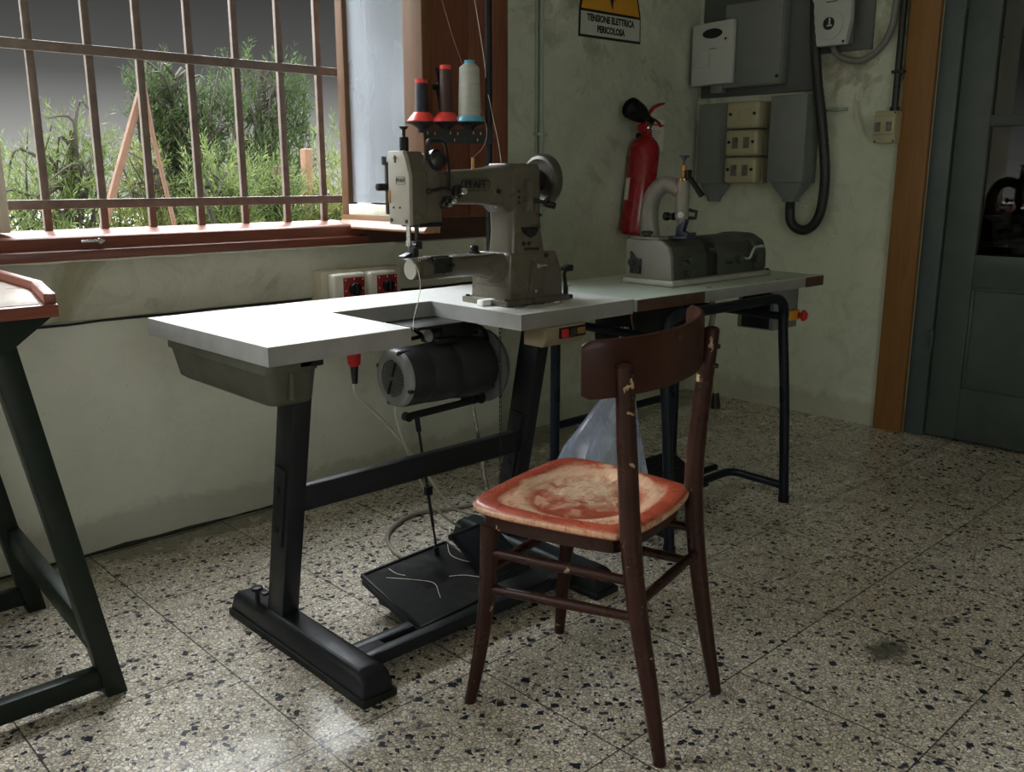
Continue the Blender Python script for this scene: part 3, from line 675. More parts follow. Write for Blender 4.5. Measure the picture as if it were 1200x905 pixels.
# plastic tray hung under the left wing
bm = new()
def tray_ring(g, z): return [Vector((x, y, z)) for x, y in rrect(-3.047 + g, -1.030 + g, -2.912 - g * .3, -.535 - g, .026, 4)]
loft(bm, [tray_ring(0, .723), tray_ring(0, .700), tray_ring(.006, .698), tray_ring(.018, .632), tray_ring(.028, .624)])
tr = tp('drawer_tray', bm, M_TRAY)
bm = new(); bx(bm, (-2.99, -1.032, .64), (-2.978, -1.012, .70), .003); link('rib', bm, M_TRAY, tr)
bm = new(); bx(bm, (-2.80, -.96, .7165), (-2.72, -.64, .7228), .002); tp('under_plate', bm, M_BLACK)
bm = new(); tube(bm, cr([(-2.40, -.60, .722), (-2.378, -.60, .703), (-2.312, -.60, .652), (-2.306, -.60, .647), (-2.318, -.602, .643), (-2.40, -.61, .640)], 4), .006, 8); tp('wire_hook', bm, M_BLACK)
# switch with red and black keys under the right front edge
sw = thing('power_switch', 'tan switch box with red and black keys under the white tabletop', 'switch', (-2.19, -1.06, .70))
bm = new(); prism(bm, [(-1.085, .722), (-1.085, .690), (-1.070, .668), (-1.0, .668), (-1.0, .722)], YZ, -2.275, -2.125, .003); link('housing', bm, M_TAN, sw)
bm = new(); bx(bm, (-2.228, -1.090, .688), (-2.128, -1.083, .716), .001); link('key_frame', bm, M_BLACK, sw)
bm = new(); bx(bm, (-2.224, -1.096, .691), (-2.200, -1.086, .713), .002); link('key', bm, M_RED, sw)['label'] = 'red key'
bm = new(); bx(bm, (-2.194, -1.094, .691), (-2.170, -1.086, .713), .002); link('key', bm, M_INK, sw)['label'] = 'black key'
bm = new(); bx(bm, (-2.163, -1.092, .694), (-2.133, -1.088, .711), .001); link('rating_plate', bm, M_BRASS, sw)
# pedals
pd = thing('foot_pedal', 'wide black treadle lying flat under the sewing machine with stray threads on it', 'pedal', (-2.6, -1.0, .03))
def tilt(p, q, w):
    """local frame of a pedal: u across, v from rear to front, w up"""
    return None
PA = Vector((-2.725, -.862, .098)); PU = Vector((.300, .022, 0)).normalized(); PV = Vector((-.012, -.262, -.048)).normalized(); PW = PU.cross(PV).normalized() * -1
if PW.z < 0: PW = -PW
def pf(u, v, w): return PA + PU * u + PV * v + PW * w
bm = prism(new(), rrect(0, 0, .302, .268, .012, 3), pf, -.020, 0, 0); bmesh.ops.bevel(bm, geom=bm.edges[:], offset=.003, segments=1, affect='EDGES')
pl = link('pedal_plate', bm, M_BLACK, pd)
bm = new()
for o in [prism(bm, rrect(.006, .006, .296, .262, .01, 3), pf, 0, .006)]: pass
link('pedal_mat', bm, M_RUBBER, pd)
bm = prism(new(), rrect(.115, .095, .20, .150, .003, 2), pf, .0061, .0066); link('smooth_patch', bm, M_BLACK, pd)
bm = new()
for u0, v0, u1, v1 in ((0, 0, .302, .007), (0, .261, .302, .268), (0, 0, .007, .268), (.295, 0, .302, .268)): prism(bm, [(u0, v0), (u1, v0), (u1, v1), (u0, v1)], pf, -.004, .010, .0015)
link('rim', bm, M_STEEL, pd)
bm = new(); prism(bm, [(.01, .075), (.292, .075), (.250, .245), (.05, .245)], pf, -.040, -.018, .004); link('pedal_base', bm, M_BLACK, pd)
bm = new(); bx(bm, (-2.55, -.90, .07), (-2.43, -.872, .088), .002); link('rod_bracket', bm, M_STEEL, pd)
bm = new(); bx(bm, (-2.66, -1.072, .022), (-2.50, -1.02, .052), .003); link('pivot_block', bm, M_BLACK, pd)
pd2 = thing('foot_pedal', 'narrow black treadle tipped steeply up beside the flat one, behind the chair leg', 'pedal', (-2.36, -1.0, .03))
QA = Vector((-2.455, -.905, .150)); QU = Vector((.150, .01, 0)).normalized(); QV = Vector((-.01, -.235, -.115)).normalized(); QW = QU.cross(QV); QW = QW if QW.z > 0 else -QW
def qf(u, v, w): return QA + QU * u + QV * v + QW * w
bm = prism(new(), rrect(0, 0, .150, .258, .012, 3), qf, -.012, 0, 0); link('pedal_plate', bm, M_BLACK, pd2)
bm = new(); prism(bm, [(.008, .008), (.142, .008), (.142, .130), (.008, .130)], qf, 0, .003); link('smooth_patch', bm, M_STEEL, pd2)
bm = new()
for k in range(16): prism(bm, [(.012, .136 + k * .0072), (.138, .136 + k * .0072), (.138, .140 + k * .0072), (.012, .140 + k * .0072)], qf, 0, .003)
link('ribbed_mat', bm, M_RUBBER, pd2)
bm = new(); cyl(bm, qf(-.006, .004, -.004), qf(.156, .004, -.004), .009); link('rim', bm, M_BLACK, pd2)
bm = new(); bx(bm, (-2.45, -1.155, .058), (-2.32, -1.08, .066), .003); link('pivot_block', bm, M_BLACK, pd2)

# ------------------------------------------------------------------ second table, on bent tubes
t2 = thing('tube_leg_table', 'pale green topped table on bent dark tube legs at the right of the sewing table', 'table', (-1.5, -.87, 0))
def rp(name, bm, m, parent=t2): return link(name, bm, m, parent)
o2 = [(-1.917, -.625), (-1.917, -1.092), (-.905, -1.118), (-.905, -.625)]
top2 = rp('tabletop', prism(new(), o2, XY, ZT - .003, ZT - .0012), M_LAM_GREEN)
bm = prism(new(), o2, XY, ZT - .036, ZT - .003); link('edge_band', bm, M_LAM_EDGE, top2)
bm = new(); prism(bm, [(-1.916, -1.0935), (-1.60, -1.1015), (-1.60, -1.0), (-1.916, -1.0)], XY, ZT - .0362, ZT - .0032); link('bare_edge', bm, M_BROWN_EDGE, top2); bm = new(); bx(bm, (-1.02, -1.119, ZT - .0362), (-.9035, -1.0, ZT - .0032)); link('bare_edge', bm, M_BROWN_EDGE, top2)
for x, y in ((-1.80, -.72), (-1.52, -1.06), (-1.0, -.72), (-1.15, -1.08)): link('screw', cyl(new(), (x, y, ZT - .002), (x, y, ZT - .0005), .008, seg=14), M_DARKMETAL, top2)
R_ = .0165
LX, RX = -1.838, -1.185
for y0, yb in ((-1.135, -1.18), (-.70, -.700)):
    for xs, xt in ((LX, LX), (RX, RX)):
        s = 1 if xs == LX else -1
        bm = tube(new(), cr([(xs, yb, .012), (xs, (yb + y0) / 2, .36), (xs, y0, .60), (xs + s * .004, y0, .665), (xs + s * .022, y0, .698), (xs + s * .06, y0, .710), (xs + s * .12, y0, .7115)], 6), R_, 14)
        l_ = rp('leg', bm, M_TUBE); bm = new(); cyl(bm, (xs, yb, 0), (xs, yb, .022), .019); link('rubber_foot', bm, M_BLACK, l_)
    bm = new(); cyl(bm, (LX + .11, y0, .7115), (RX - .11, y0, .7115), R_, seg=14); rp('top_rail', bm, M_TUBE)
for xs in (LX, RX):
    bm = new(); cyl(bm, (xs, -1.14, .645), (xs, -.70, .650), .0135, seg=12); rp('side_rail', bm, M_TUBE)
bm = new(); cyl(bm, (LX, -.70, .300), (RX, -.70, .300), .014, seg=12); rp('rear_rail', bm, M_TUBE)
bm = tube(new(), cr([(RX, -1.17, .058), (RX, -1.05, .060), (RX, -.985, .060), (RX - .02, -.962, .060), (RX - .06, -.958, .060), (-1.5, -.958, .060), (LX + .06, -.958, .060), (LX + .02, -.965, .060), (LX, -.99, .060), (LX, -1.17, .058)], 5), .0145, 12); rp('foot_rail', bm, M_TUBE)
bm = new(); cyl(bm, (-1.56, -.905, .066), (-1.20, -.905, .066), .0125, seg=12); rp('pedal_axle', bm, M_TUBE)
bm = new(); RA = Vector((-1.63, -.83, .15))
def rf(u, v, w): return RA + Vector((1, 0, 0)) * u + Vector((0, -.80, -.42)).normalized() * v + Vector((0, -.42, .80)).normalized() * w
prism(bm, [(0, 0), (.26, 0), (.26, .19), (0, .19)], rf, -.008, 0, .002)
for k in range(14): prism(bm, [(.008, .006 + k * .013), (.252, .006 + k * .013), (.252, .012 + k * .013), (.008, .012 + k * .013)], rf, 0, .004)
rp('treadle', bm, M_RUBBER)

# ------------------------------------------------------------------ workbench at the left
wb = thing('workbench', 'dark green legged workbench with red brown rimmed top at the left edge', 'workbench', (-3.8, -.52, 0))
def wp(name, bm, m, parent=wb): return link(name, bm, m, parent)
o3 = [(-4.35, -.838), (-3.372, -.838), (-3.318, -.570), (-3.307, -.02 - .06), (-4.35, -.08)]
bm = prism(new(), o3, XY, .838, .862, .002); wt = wp('benchtop', bm, M_BENCH_TOP)
inn = [(-4.33, -.815), (-3.40, -.815), (-3.345, -.565), (-3.335, -.10), (-4.33, -.10)]
bm = prism(new(), inn, XY, .862, .8635); link('work_surface', bm, M_BENCH_IN, wt)
def rim(p, q, w=.022, h=.020):
    bm = new(); bar(bm, (*p, .862 + h / 2), (*q, .862 + h / 2), w, h, bev=.002); link('rim', bm, M_BENCH_TOP, wt)
rim((-3.382, -.825), (-3.330, -.572)); rim((-3.329, -.575), (-3.318, -.09)); rim((-4.34, -.09), (-3.31, -.09))
bm = new(); prism(bm, [(-3.385, .838), (-3.47, .775), (-4.2, .775), (-4.285, .838)], XZ, -.835, -.775, .002); wp('apron', bm, M_GREEN_LEG); bm = new(); prism(bm, [(-3.345, .838), (-3.43, .775), (-4.2, .775), (-4.285, .838)], XZ, -.20, -.14, .002); wp('apron', bm, M_GREEN_LEG)
for s in (1, -1):
    for y in (-.800, -.255):
        bm = new(); x0, x1 = (-3.333, -3.480) if s == 1 else (-4.30, -4.15)
        prism(bm, [(x0 - .022, 0), (x0 + .022, 0), (x1 + .022, .838), (x1 - .030, .838)], XZ, y - .022, y + .022, .003); wp('leg', bm, M_GREEN_LEG)
for y in (-.800, -.255):
    bm = new(); bx(bm, (-4.27, y - .016, .022), (-3.358, y + .016, .068), .003); wp('long_stretcher', bm, M_GREEN_LEG)
for x in (-3.365, -4.265):
    bm = new(); bar(bm, (x, -.255, .21), (x, -.800, .145), .030, .055, bev=.003) if x > -4 else bar(bm, (x, -.255, .18), (x, -.800, .18), .03, .05, bev=.003)
    wp('side_stretcher', bm, M_GREEN_LEG)
# ------------------------------------------------------------------ cylinder-arm sewing machine
sm = thing('sewing_machine', 'beige grey cylinder-arm industrial sewing machine on the white tabletop', 'sewing machine', (-2.18, -.88, ZT))
def mp(name, bm, m, parent=sm): return link(name, bm, m, parent)
bm = new(); bx(bm, (-2.305, -.968, ZT), (-2.062, -.785, ZT + .016), .003); bp = mp('base_plate', bm, M_CAST)
for x, y in ((-2.297, -.80), (-2.297, -.955), (-2.07, -.80)): link('bolt', cyl(new(), (x, y, ZT + .015), (x, y, ZT + .021), .006, seg=6), M_DARKMETAL, bp)
def rr_ring(x0, x1, y0, y1, z, r=.012): return [Vector((x, y, z)) for x, y in rrect(x0, y0, x1, y1, r, 4)]
bm = loft(new(), [rr_ring(-2.288, -2.075, -.956, -.800, ZT + .015), rr_ring(-2.285, -2.080, -.955, -.802, .85), rr_ring(-2.282, -2.098, -.953, -.815, .900, .014), rr_ring(-2.278, -2.103, -.949, -.82, .905, .014)]); bs = mp('base_housing', bm, M_CAST)
bm = new(); bx(bm, (-2.2865, -.94, .8145), (-2.284, -.83, .8175)); link('seam', bm, M_INK, bs)
bm = new(); prism(bm, [(-2.215, .800), (-2.155, .795), (-2.15, .865), (-2.20, .882)], XZ, -.960, -.953, .001); link('cover_plate', bm, M_CAST, bs)
bm = new(); cyl(bm, (-2.19, -.955, .868), (-2.19, -.970, .868), .007); bx(bm, (-2.19, -.969, .866), (-2.155, -.966, .870)); link('latch', bm, M_CHROME, bs); link('screw', cyl(new(), (-2.195, -.955, .80), (-2.195, -.966, .80), .005), M_CHROME, bs)
bm = new(); cyl(bm, (-2.145, -.95, .893), (-2.145, -.958, .893), .006); link('oil_hole', bm, M_INK, bs)
# column and upper arm as one casting
bm = loft(new(), [rr_ring(-2.272, -2.138, -.949, -.850, .904, .02), rr_ring(-2.268, -2.146, -.947, -.852, .96, .022), rr_ring(-2.270, -2.150, -.946, -.850, 1.02, .022), rr_ring(-2.285, -2.150, -.946, -.846, 1.05, .022), rr_ring(-2.285, -2.15, -.945, -.846, 1.115, .02), rr_ring(-2.27, -2.155, -.938, -.852, 1.137, .016)])
cl = mp('column', bm, M_CAST)
def yz_ring(x, y0, y1, z0, z1, r=.018): return [Vector((x, y, z)) for y, z in rrect(y0, z0, y1, z1, r, 4)]
bm = loft(new(), [yz_ring(-2.545, -.940, -.862, 1.034, 1.118), yz_ring(-2.46, -.940, -.862, 1.036, 1.118), yz_ring(-2.36, -.941, -.858, 1.034, 1.122), yz_ring(-2.30, -.944, -.852, 1.028, 1.128), yz_ring(-2.272, -.945, -.850, 1.010, 1.134), yz_ring(-2.20, -.945, -.85, 1.0, 1.138)])
ar = mp('arm', bm, M_CAST)
TY = lambda x, y, z: Matrix.Translation((x, y, z)) @ FACE_Y
text('brand_lettering', 'PFAFF', .027, M_INK, ar, TY(-2.388, -.9425, 1.083), .0012, bold=.0006, sx=1.05)
def ring_plate(x0, z0, x1, z1, y, w=.0016):
    bm = new(); a = rrect(x0, z0, x1, z1, (z1 - z0) / 2 * .98, 8); b = rrect(x0 + w, z0 + w, x1 - w, z1 - w, (z1 - z0) / 2 * .98 - w, 8); n = len(a)
    A = [[bm.verts.new((u, y_, v)) for u, v in q] for q, y_ in ((a, y), (b, y), (b, y + .004), (a, y + .004))]
    for s in range(4):
        for i in range(n): bm.faces.new((A[s][i], A[s][(i + 1) % n], A[(s + 1) % 4][(i + 1) % n], A[(s + 1) % 4][i]))
    return bm
link('badge_outline', ring_plate(-2.437, 1.068, -2.340, 1.098, -.9435), M_INK, ar)
bm = new(); cyl(bm, (-2.312, -.94, 1.066), (-2.312, -.948, 1.066), .006); link('oil_hole', bm, M_INK, ar)
bm = new(); cyl(bm, (-2.36, -.90, 1.118), (-2.36, -.90, 1.150), .0045); link('thread_pin', bm, M_BRASS, ar)
bm = new(); cyl(bm, (-2.475, -.905, 1.116), (-2.475, -.905, 1.124), .014); link('oil_cap', bm, M_RED, ar)
# column front: stitch lever, plates
bm = new(); bx(bm, (-2.222, -.962, 1.012), (-2.196, -.942, 1.094), .002); lv = mp('stitch_lever', bm, M_CAST); bm = new(); cyl(bm, (-2.205, -.955, 1.046), (-2.160, -.985, 1.030), .0055); cyl(bm, (-2.172, -.977, 1.034), (-2.150, -.992, 1.026), .0095, bev=.003); link('grip', bm, M_BLACK, lv)
link('slot_plate', bx(new(), (-2.25, -.9475, 1.03), (-2.235, -.9455, 1.075), .0005), M_CAST, cl)
for x, z in ((-2.243, 1.065), (-2.243, 1.050), (-2.243, 1.036), (-2.163, 1.002)): link('screw', cyl(new(), (x, -.944, z), (x, -.950, z), .004, seg=10), M_DARKMETAL, cl)
bm = new(); prism(bm, [(-2.235, .972), (-2.175, .972), (-2.170, .963), (-2.18, .950), (-2.20, .942), (-2.225, .955)], XZ, -.951, -.944, .001)
link('badge', bm, M_DARKMETAL, cl)
for x, z in ((-2.225, .928), (-2.205, .928)): link('screw', cyl(new(), (x, -.944, z), (x, -.951, z), .006), M_DARKMETAL, cl)
link('number_plate', bx(new(), (-2.225, -.949, .908), (-2.165, -.944, .918), .002), M_DARKMETAL, cl)
# handwheel
bm = lathe(new(), [(.0, -.014), (.030, -.014), (.048, -.013), (.058, -.017), (.066, -.014), (.072, -.004), (.072, .010), (.067, .014), (.055, .010), (.04, .020), (.028, .030), (.0, .032)], axis_at((-2.095, -.885, 1.093), (1, 0, 0)), 36); mp('handwheel', bm, M_WHEEL)
bm = new(); cyl(bm, (-2.15, -.885, 1.093), (-2.10, -.885, 1.093), .03); mp('wheel_shaft', bm, M_DARKMETAL)
# head
bm = new()
fp = [(-.866, .994), (-.866, 1.162), (-.925, 1.162), (-.9285, 1.145), (-.944, 1.115), (-.945, 1.10), (-.945, .990)]
prism(bm, fp, YZ, -2.592, -2.545, .003); hd = mp('head', bm, M_CAST)
bm = new(); prism(bm, [(-.864, .990), (-.864, 1.163), (-.927, 1.163), (-.930, 1.146), (-.946, 1.115), (-.947, 1.10), (-.947, .988)], YZ, -2.602, -2.591, .003); fpl = link('face_plate', bm, M_CAST_LIT, hd)
bm = new(); bx(bm, (-2.55, -.943, .992), (-2.497, -.872, 1.135), .006); bx(bm, (-2.55, -.94, 1.12), (-2.51, -.88, 1.158), .01); link('head_side', bm, M_CAST, hd)
FX = lambda x, y, z: Matrix.Translation((x, y, z)) @ FACE_X
text('brand_lettering', 'PFAFF', .0125, M_INK, fpl, FX(-2.6022, -.914, 1.0935), .0006, bold=.0003)
bm = new()
a = rrect(-.932, 1.0845, -.896, 1.1025, .004, 4); b = rrect(-.931, 1.0855, -.897, 1.1015, .0035, 4); n_ = len(a)
A = [[bm.verts.new((x_, u, v)) for u, v in q] for q, x_ in ((a, -2.6026), (b, -2.6026), (b, -2.600), (a, -2.600))]
for s in range(4):
    for i in range(n_): bm.faces.new((A[s][i], A[s][(i + 1) % n_], A[(s + 1) % 4][(i + 1) % n_], A[(s + 1) % 4][i]))
link('badge_outline', bm, M_INK, fpl)
bm = new(); bx(bm, (-2.604, -.897, 1.135), (-2.601, -.893, 1.147)); prism(bm, [(-.888, 1.144), (-.902, 1.144), (-.895, 1.153)], YZ, -2.604, -2.601)
link('arrow_mark', bm, M_INK, fpl)
for y, z in ((-.875, 1.0), (-.935, .998), (-.885, 1.03), (-.91, 1.03)): link('screw', cyl(new(), (-2.600, y, z), (-2.6045, y, z), .0045 if z < 1.01 else .0022, seg=10), M_INK, fpl)
bm = new(); bx(bm, (-2.604, -.872, 1.04), (-2.598, -.864, 1.07), .001); link('thread_slot', bm, M_BRASS, fpl)
bm = new(); bx(bm, (-2.598, -.853, 1.012), (-2.586, -.843, 1.138), .003); bx(bm, (-2.59, -.862, 1.12), (-2.57, -.843, 1.132), .002); bx(bm, (-2.59, -.862, 1.02), (-2.57, -.843, 1.03), .002)
cyl(bm, (-2.600, -.848, 1.130), (-2.600, -.846, 1.150), .006); lb = mp('lifting_lever', bm, M_WHEEL); bm = new(); cyl(bm, (-2.595, -.846, 1.078), (-2.622, -.846, 1.078), .009, bev=.002); link('knob', bm, M_BLACK, lb)
bm = new(); cyl(bm, (-2.567, -.885, 1.158), (-2.567, -.885, 1.196), .011, bev=.002); cyl(bm, (-2.567, -.885, 1.196), (-2.567, -.885, 1.217), .004); cyl(bm, (-2.567, -.885, 1.213), (-2.567, -.885, 1.220), .006, .012); mp('pressure_screw', bm, M_BLACK)
# take-up guard hoop and lever
bm = tube(new(), cr([(-2.540, -.94, 1.14), (-2.542, -.944, 1.178), (-2.535, -.948, 1.188), (-2.505, -.952, 1.186), (-2.494, -.955, 1.172), (-2.487, -.956, 1.12), (-2.485, -.954, 1.07)], 6), .0062, 8, flat=.6); mp('take_up_guard', bm, M_BLACK)
bm = lathe(new(), [(.0, 0), (.026, 0), (.024, .012), (.012, .02), (0, .021)], axis_at((-2.515, -.94, 1.142), (0, -1, .25)), 20); mp('take_up_cover', bm, M_DARKMETAL)
for x, z, r in ((-2.455, 1.068, .016), (-2.487, 1.045, .012), (-2.50, 1.035, .009)):
    bm = lathe(new(), [(.0, 0), (r * .6, 0), (r * .6, .008), (r, .009), (r, .012), (r * .5, .014), (r, .016), (r, .019), (r * .55, .021), (r * .55, .034), (0, .035)], axis_at((x, -.938, z), (0, -1, 0)), 18); td = mp('tension_disc', bm, M_DARKMETAL)
    bm = new(); cyl(bm, (x, -.968, z), (x, -.978, z), r * .5); link('tension_nut', bm, M_CHROME, td)
bm = tube(new(), [(-2.545, -.95, 1.068), (-2.51, -.958, 1.075), (-2.485, -.953, 1.075)], .004, 8); ball(bm, (-2.545, -.95, 1.068), .007); mp('thread_guide', bm, M_DARKMETAL)
bm = new(); bx(bm, (-2.57, -.945, .983), (-2.50, -.87, .994), .002); mp('head_underside', bm, M_BLACK)
# needle bar, presser bar, foot
bm = new(); cyl(bm, (-2.575, -.905, .99), (-2.575, -.905, .945), .006); cyl(bm, (-2.575, -.905, .95), (-2.575, -.905, .936), .008); nb = mp('needle_bar', bm, M_CHROME); bm = new(); cyl(bm, (-2.575, -.905, .936), (-2.575, -.905, .905), .0014, seg=8); link('needle', bm, M_CHROME, nb)
bm = new(); cyl(bm, (-2.560, -.918, .99), (-2.560, -.918, .930), .0055); bx(bm, (-2.578, -.93, .93), (-2.552, -.908, .948), .002); bx(bm, (-2.577, -.925, .91), (-2.560, -.905, .932), .002); prism(bm, [(-2.60, .909), (-2.555, .909), (-2.556, .914), (-2.575, .922), (-2.60, .914)], XZ, -.918, -.894, .001); cyl(bm, (-2.578, -.93, .94), (-2.578, -.942, .94), .006); mp('presser_foot', bm, M_DARKMETAL)
# cylinder bed: round nose, flattened top, swelling into the base
def bed_ring(x, r, yc=-.897, zc=.879, top=.9045, ry=None):
    out = []
    for k in range(28):
        a = 2 * PI * k / 28; out.append(Vector((x, yc + (ry or r) * math.cos(a), min(zc + r * math.sin(a), top))))
    return out
bm = loft(new(), [bed_ring(-2.562, .024), bed_ring(-2.559, .0275), bed_ring(-2.50, .0285), bed_ring(-2.42, .0300, ry=.031), bed_ring(-2.36, .032, ry=.034), bed_ring(-2.31, .038, -.895, .874, ry=.044), bed_ring(-2.278, .050, -.892, .868, ry=.058), bed_ring(-2.25, .054, -.89, .866, ry=.062)])
bd = mp('cylinder_bed', bm, M_CAST)
bm = lathe(new(), [(.0, 0), (.022, 0), (.0245, .002), (.0245, .006), (0, .006)], axis_at((-2.5615, -.897, .8785), (-1, 0, 0)), 26); link('end_cap', bm, M_CAST_LIT, bd)
bm = new(); bx(bm, (-2.575, -.915, .902), (-2.52, -.88, .907), .001); 
for k in range(5): bx(bm, (-2.572 + .005 * k, -.917, .895), (-2.569 + .005 * k, -.9165, .906))
link('needle_plate', bm, M_CHROME, bd)
bm = new(); bx(bm, (-2.515, -.928, .865), (-2.455, -.915, .905), .004); cyl(bm, (-2.46, -.925, .885), (-2.46, -.935, .885), .006); bx(bm, (-2.52, -.92, .902), (-2.46, -.885, .909), .002); link('hook_cover', bm, M_DARKMETAL, bd)
bm = new(); bx(bm, (-2.45, -.925, .9035), (-2.30, -.875, .9065), .001); link('slide_plate', bm, M_CHROME, bd)
bm = lathe(new(), [(0, 0), (.016, 0), (.016, .004), (.010, .006), (.012, .016), (.009, .021), (0, .022)], Matrix.Translation((-2.345, -.885, .906)), 16); link('tension_knob', bm, M_BLACK, bd)
# bobbin winder lever at the back right of the base
bm = new(); bx(bm, (-2.064, -.955, ZT), (-2.035, -.90, ZT + .012), .002); cyl(bm, (-2.05, -.94, ZT + .01), (-2.05, -.94, ZT + .035), .007); tube(bm, [(-2.05, -.94, ZT + .03), (-2.052, -.935, ZT + .07), (-2.048, -.94, ZT + .085)], [.006, .005, .006], 8); bx(bm, (-2.058, -.955, ZT + .078), (-2.034, -.925, ZT + .096), .003); mp('bobbin_winder', bm, M_BLACK)
# thread hanging from the needle
bm = tube(new(), cr([(-2.572, -.907, .906), (-2.566, -.926, .88), (-2.563, -.930, .83), (-2.60, -.95, .765), (-2.61, -.96, .74)], 6), .0009, 5); mp('hanging_thread', bm, M_THREAD)
# things lying in front of it
bm = new(); bx(bm, (-2.335, -.905, ZT), (-2.265, -.880, ZT + .017), .004); solo('chalk_block', bm, M_WHITE, 'small whitish chalk block lying in front of the sewing machine base', 'chalk', (-2.30, -.89, ZT))
tz = thing('tweezers', 'slim metal tweezers lying on the tabletop edge before the sewing machine', 'tweezers', (-2.2, -1.0, ZT))
bm = tube(new(), [(-2.315, -1.01, ZT + .003), (-2.26, -1.005, ZT + .008), (-2.17, -1.0, ZT + .006)], [.0012, .003, .0025], 6, flat=.5); link('arm', bm, M_DARKMETAL, tz)
bm = tube(new(), [(-2.31, -1.02, ZT + .003), (-2.25, -1.025, ZT + .007), (-2.17, -1.0, ZT + .006)], [.0012, .003, .0025], 6, flat=.5); link('arm', bm, M_CHROME, tz)
bm = tube(new(), [(-2.16 + .014 * math.cos(a_ / 10 * 2 * PI) + .012, -1.0 + .010 * math.sin(a_ / 10 * 2 * PI), ZT + .004) for a_ in range(10)], .003, 6, closed=True); link('ring', bm, M_CHROME, tz)

# ------------------------------------------------------------------ motor under the table
mo = thing('motor', 'dark grey electric motor hanging under the sewing tabletop', 'motor', (-2.4, -.82, .6))
def op(name, bm, m, parent=mo): return link(name, bm, m, parent)
AX = axis_at((-2.578, -.822, .592), (1, 0, -.01))
bm = lathe(new(), [(0, .012), (.070, .012), (.076, .016), (.078, .022), (.078, .085), (.0765, .087), (.078, .089), (.080, .13), (.080, .175), (.0785, .178), (.080, .181), (.084, .215), (.086, .27), (.080, .30), (.05, .31), (0, .31)], AX, 40); op('housing', bm, M_MOTOR)
bm = lathe(new(), [(0, .003), (.052, .003), (.056, .001), (.066, .001), (.073, .005), (.0765, .013), (.0765, .020), (.06, .020), (0, .020)], AX, 40); ef = op('end_cover', bm, M_MOTOR_FACE)
# perforated vent: rows of small dark holes and two slots
bm = new(); Xh = -2.5775
for i in range(-10, 11):
    for j in range(-10, 11):
        y = (j + (.5 if i % 2 else 0)) * .0052; z = i * .0048
        if y * y + z * z < .049 ** 2: cyl(bm, (Xh - .0002, -.822 + y, .592 + z), (Xh + .004, -.822 + y, .592 + z), .0012, seg=5)
link('vent_holes', bm, M_INK, ef)
for a0, m_ in ((68, 1), (248, 1)):
    bm = new(); t = math.radians(a0); bar(bm, (Xh - .001, -.822 - .008 * math.cos(t), .592 + .008 * math.sin(t)), (Xh - .001, -.822 - .046 * math.cos(t), .592 + .046 * math.sin(t)), .004, .006, up=(1, 0, 0)); link('vent_slot', bm, M_INK, ef)
for a0 in (20, 110, 200, 290):
    bm = new(); t = math.radians(a0); c = (-2.572, -.822 + .071 * math.cos(t), .592 + .071 * math.sin(t)); cyl(bm, c, (c[0] + .03, c[1], c[2]), .0075); cyl(bm, (c[0] - .004, c[1], c[2]), c, .0045, seg=6); link('screw', bm, M_DARKMETAL, ef)
bm = lathe(new(), [(0, .0), (.105, 0), (.103, .012), (.085, .032), (.05, .045), (0, .046)], axis_at((-2.268, -.822, .585), (1, 0, -.01)), 36); op('belt_guard', bm, M_GUARD)
bm = new(); bx(bm, (-2.45, -.86, .668), (-2.38, -.78, .685), .004); bx(bm, (-2.43, -.85, .68), (-2.30, -.79, .718), .006); cyl(bm, (-2.452, -.822, .690), (-2.33, -.822, .690), .022, bev=.003); bx(bm, (-2.52, -.86, .715), (-2.26, -.72, .7235), .002); op('mount_bracket', bm, M_BLACK)
bm = new(); cyl(bm, (-2.456, -.822, .690), (-2.45, -.822, .690), .017); op('mount_cap', bm, M_MOTOR_FACE)
bm = new(); tube(bm, cr([(-2.34, -.83, .66), (-2.31, -.85, .70), (-2.29, -.86, .69), (-2.27, -.85, .66)], 4), .006, 8); op('lead', bm, M_BLACK)
bm = new(); bar(bm, (-2.545, -.84, .487), (-2.285, -.84, .494), .014, .018, bev=.003); cyl(bm, (-2.545, -.85, .487), (-2.545, -.83, .487), .012); cyl(bm, (-2.30, -.86, .50), (-2.30, -.82, .50), .015); bx(bm, (-2.33, -.85, .49), (-2.28, -.80, .53), .004); op('clutch_lever', bm, M_BLACK)
bm = new(); cyl(bm, (-2.27, -.85, .535), (-2.255, -.88, .530), .012); cyl(bm, (-2.262, -.87, .53), (-2.25, -.885, .50), .005); op('tensioner', bm, M_DARKMETAL)
# treadle rod
ro = thing('treadle_rod', 'thin black linkage rod running from the motor lever down to the treadle', 'rod', (-2.51, -.885, .09))
r0, r1 = Vector((-2.520, -.848, .484)), Vector((-2.490, -.887, .092)); dd = (r1 - r0)
bm = new(); cyl(bm, r0, r0 + dd * .55, .0035); cyl(bm, r0 + dd * .30, r0 + dd * .78, .0045); cyl(bm, r0 + dd * .76, r1, .0032); link('rod', bm, M_STEEL, ro)
bm = new(); cyl(bm, r0, r0 + dd * .10, .007); cyl(bm, r1 - dd * .07, r1, .007); link('rod_end', bm, M_BLACK, ro)
bm = new(); c = r0 + dd * .52; bx(bm, c - Vector((.009, .007, .012)), c + Vector((.012, .007, .012)), .002); link('clamp', bm, M_BLACK, ro)
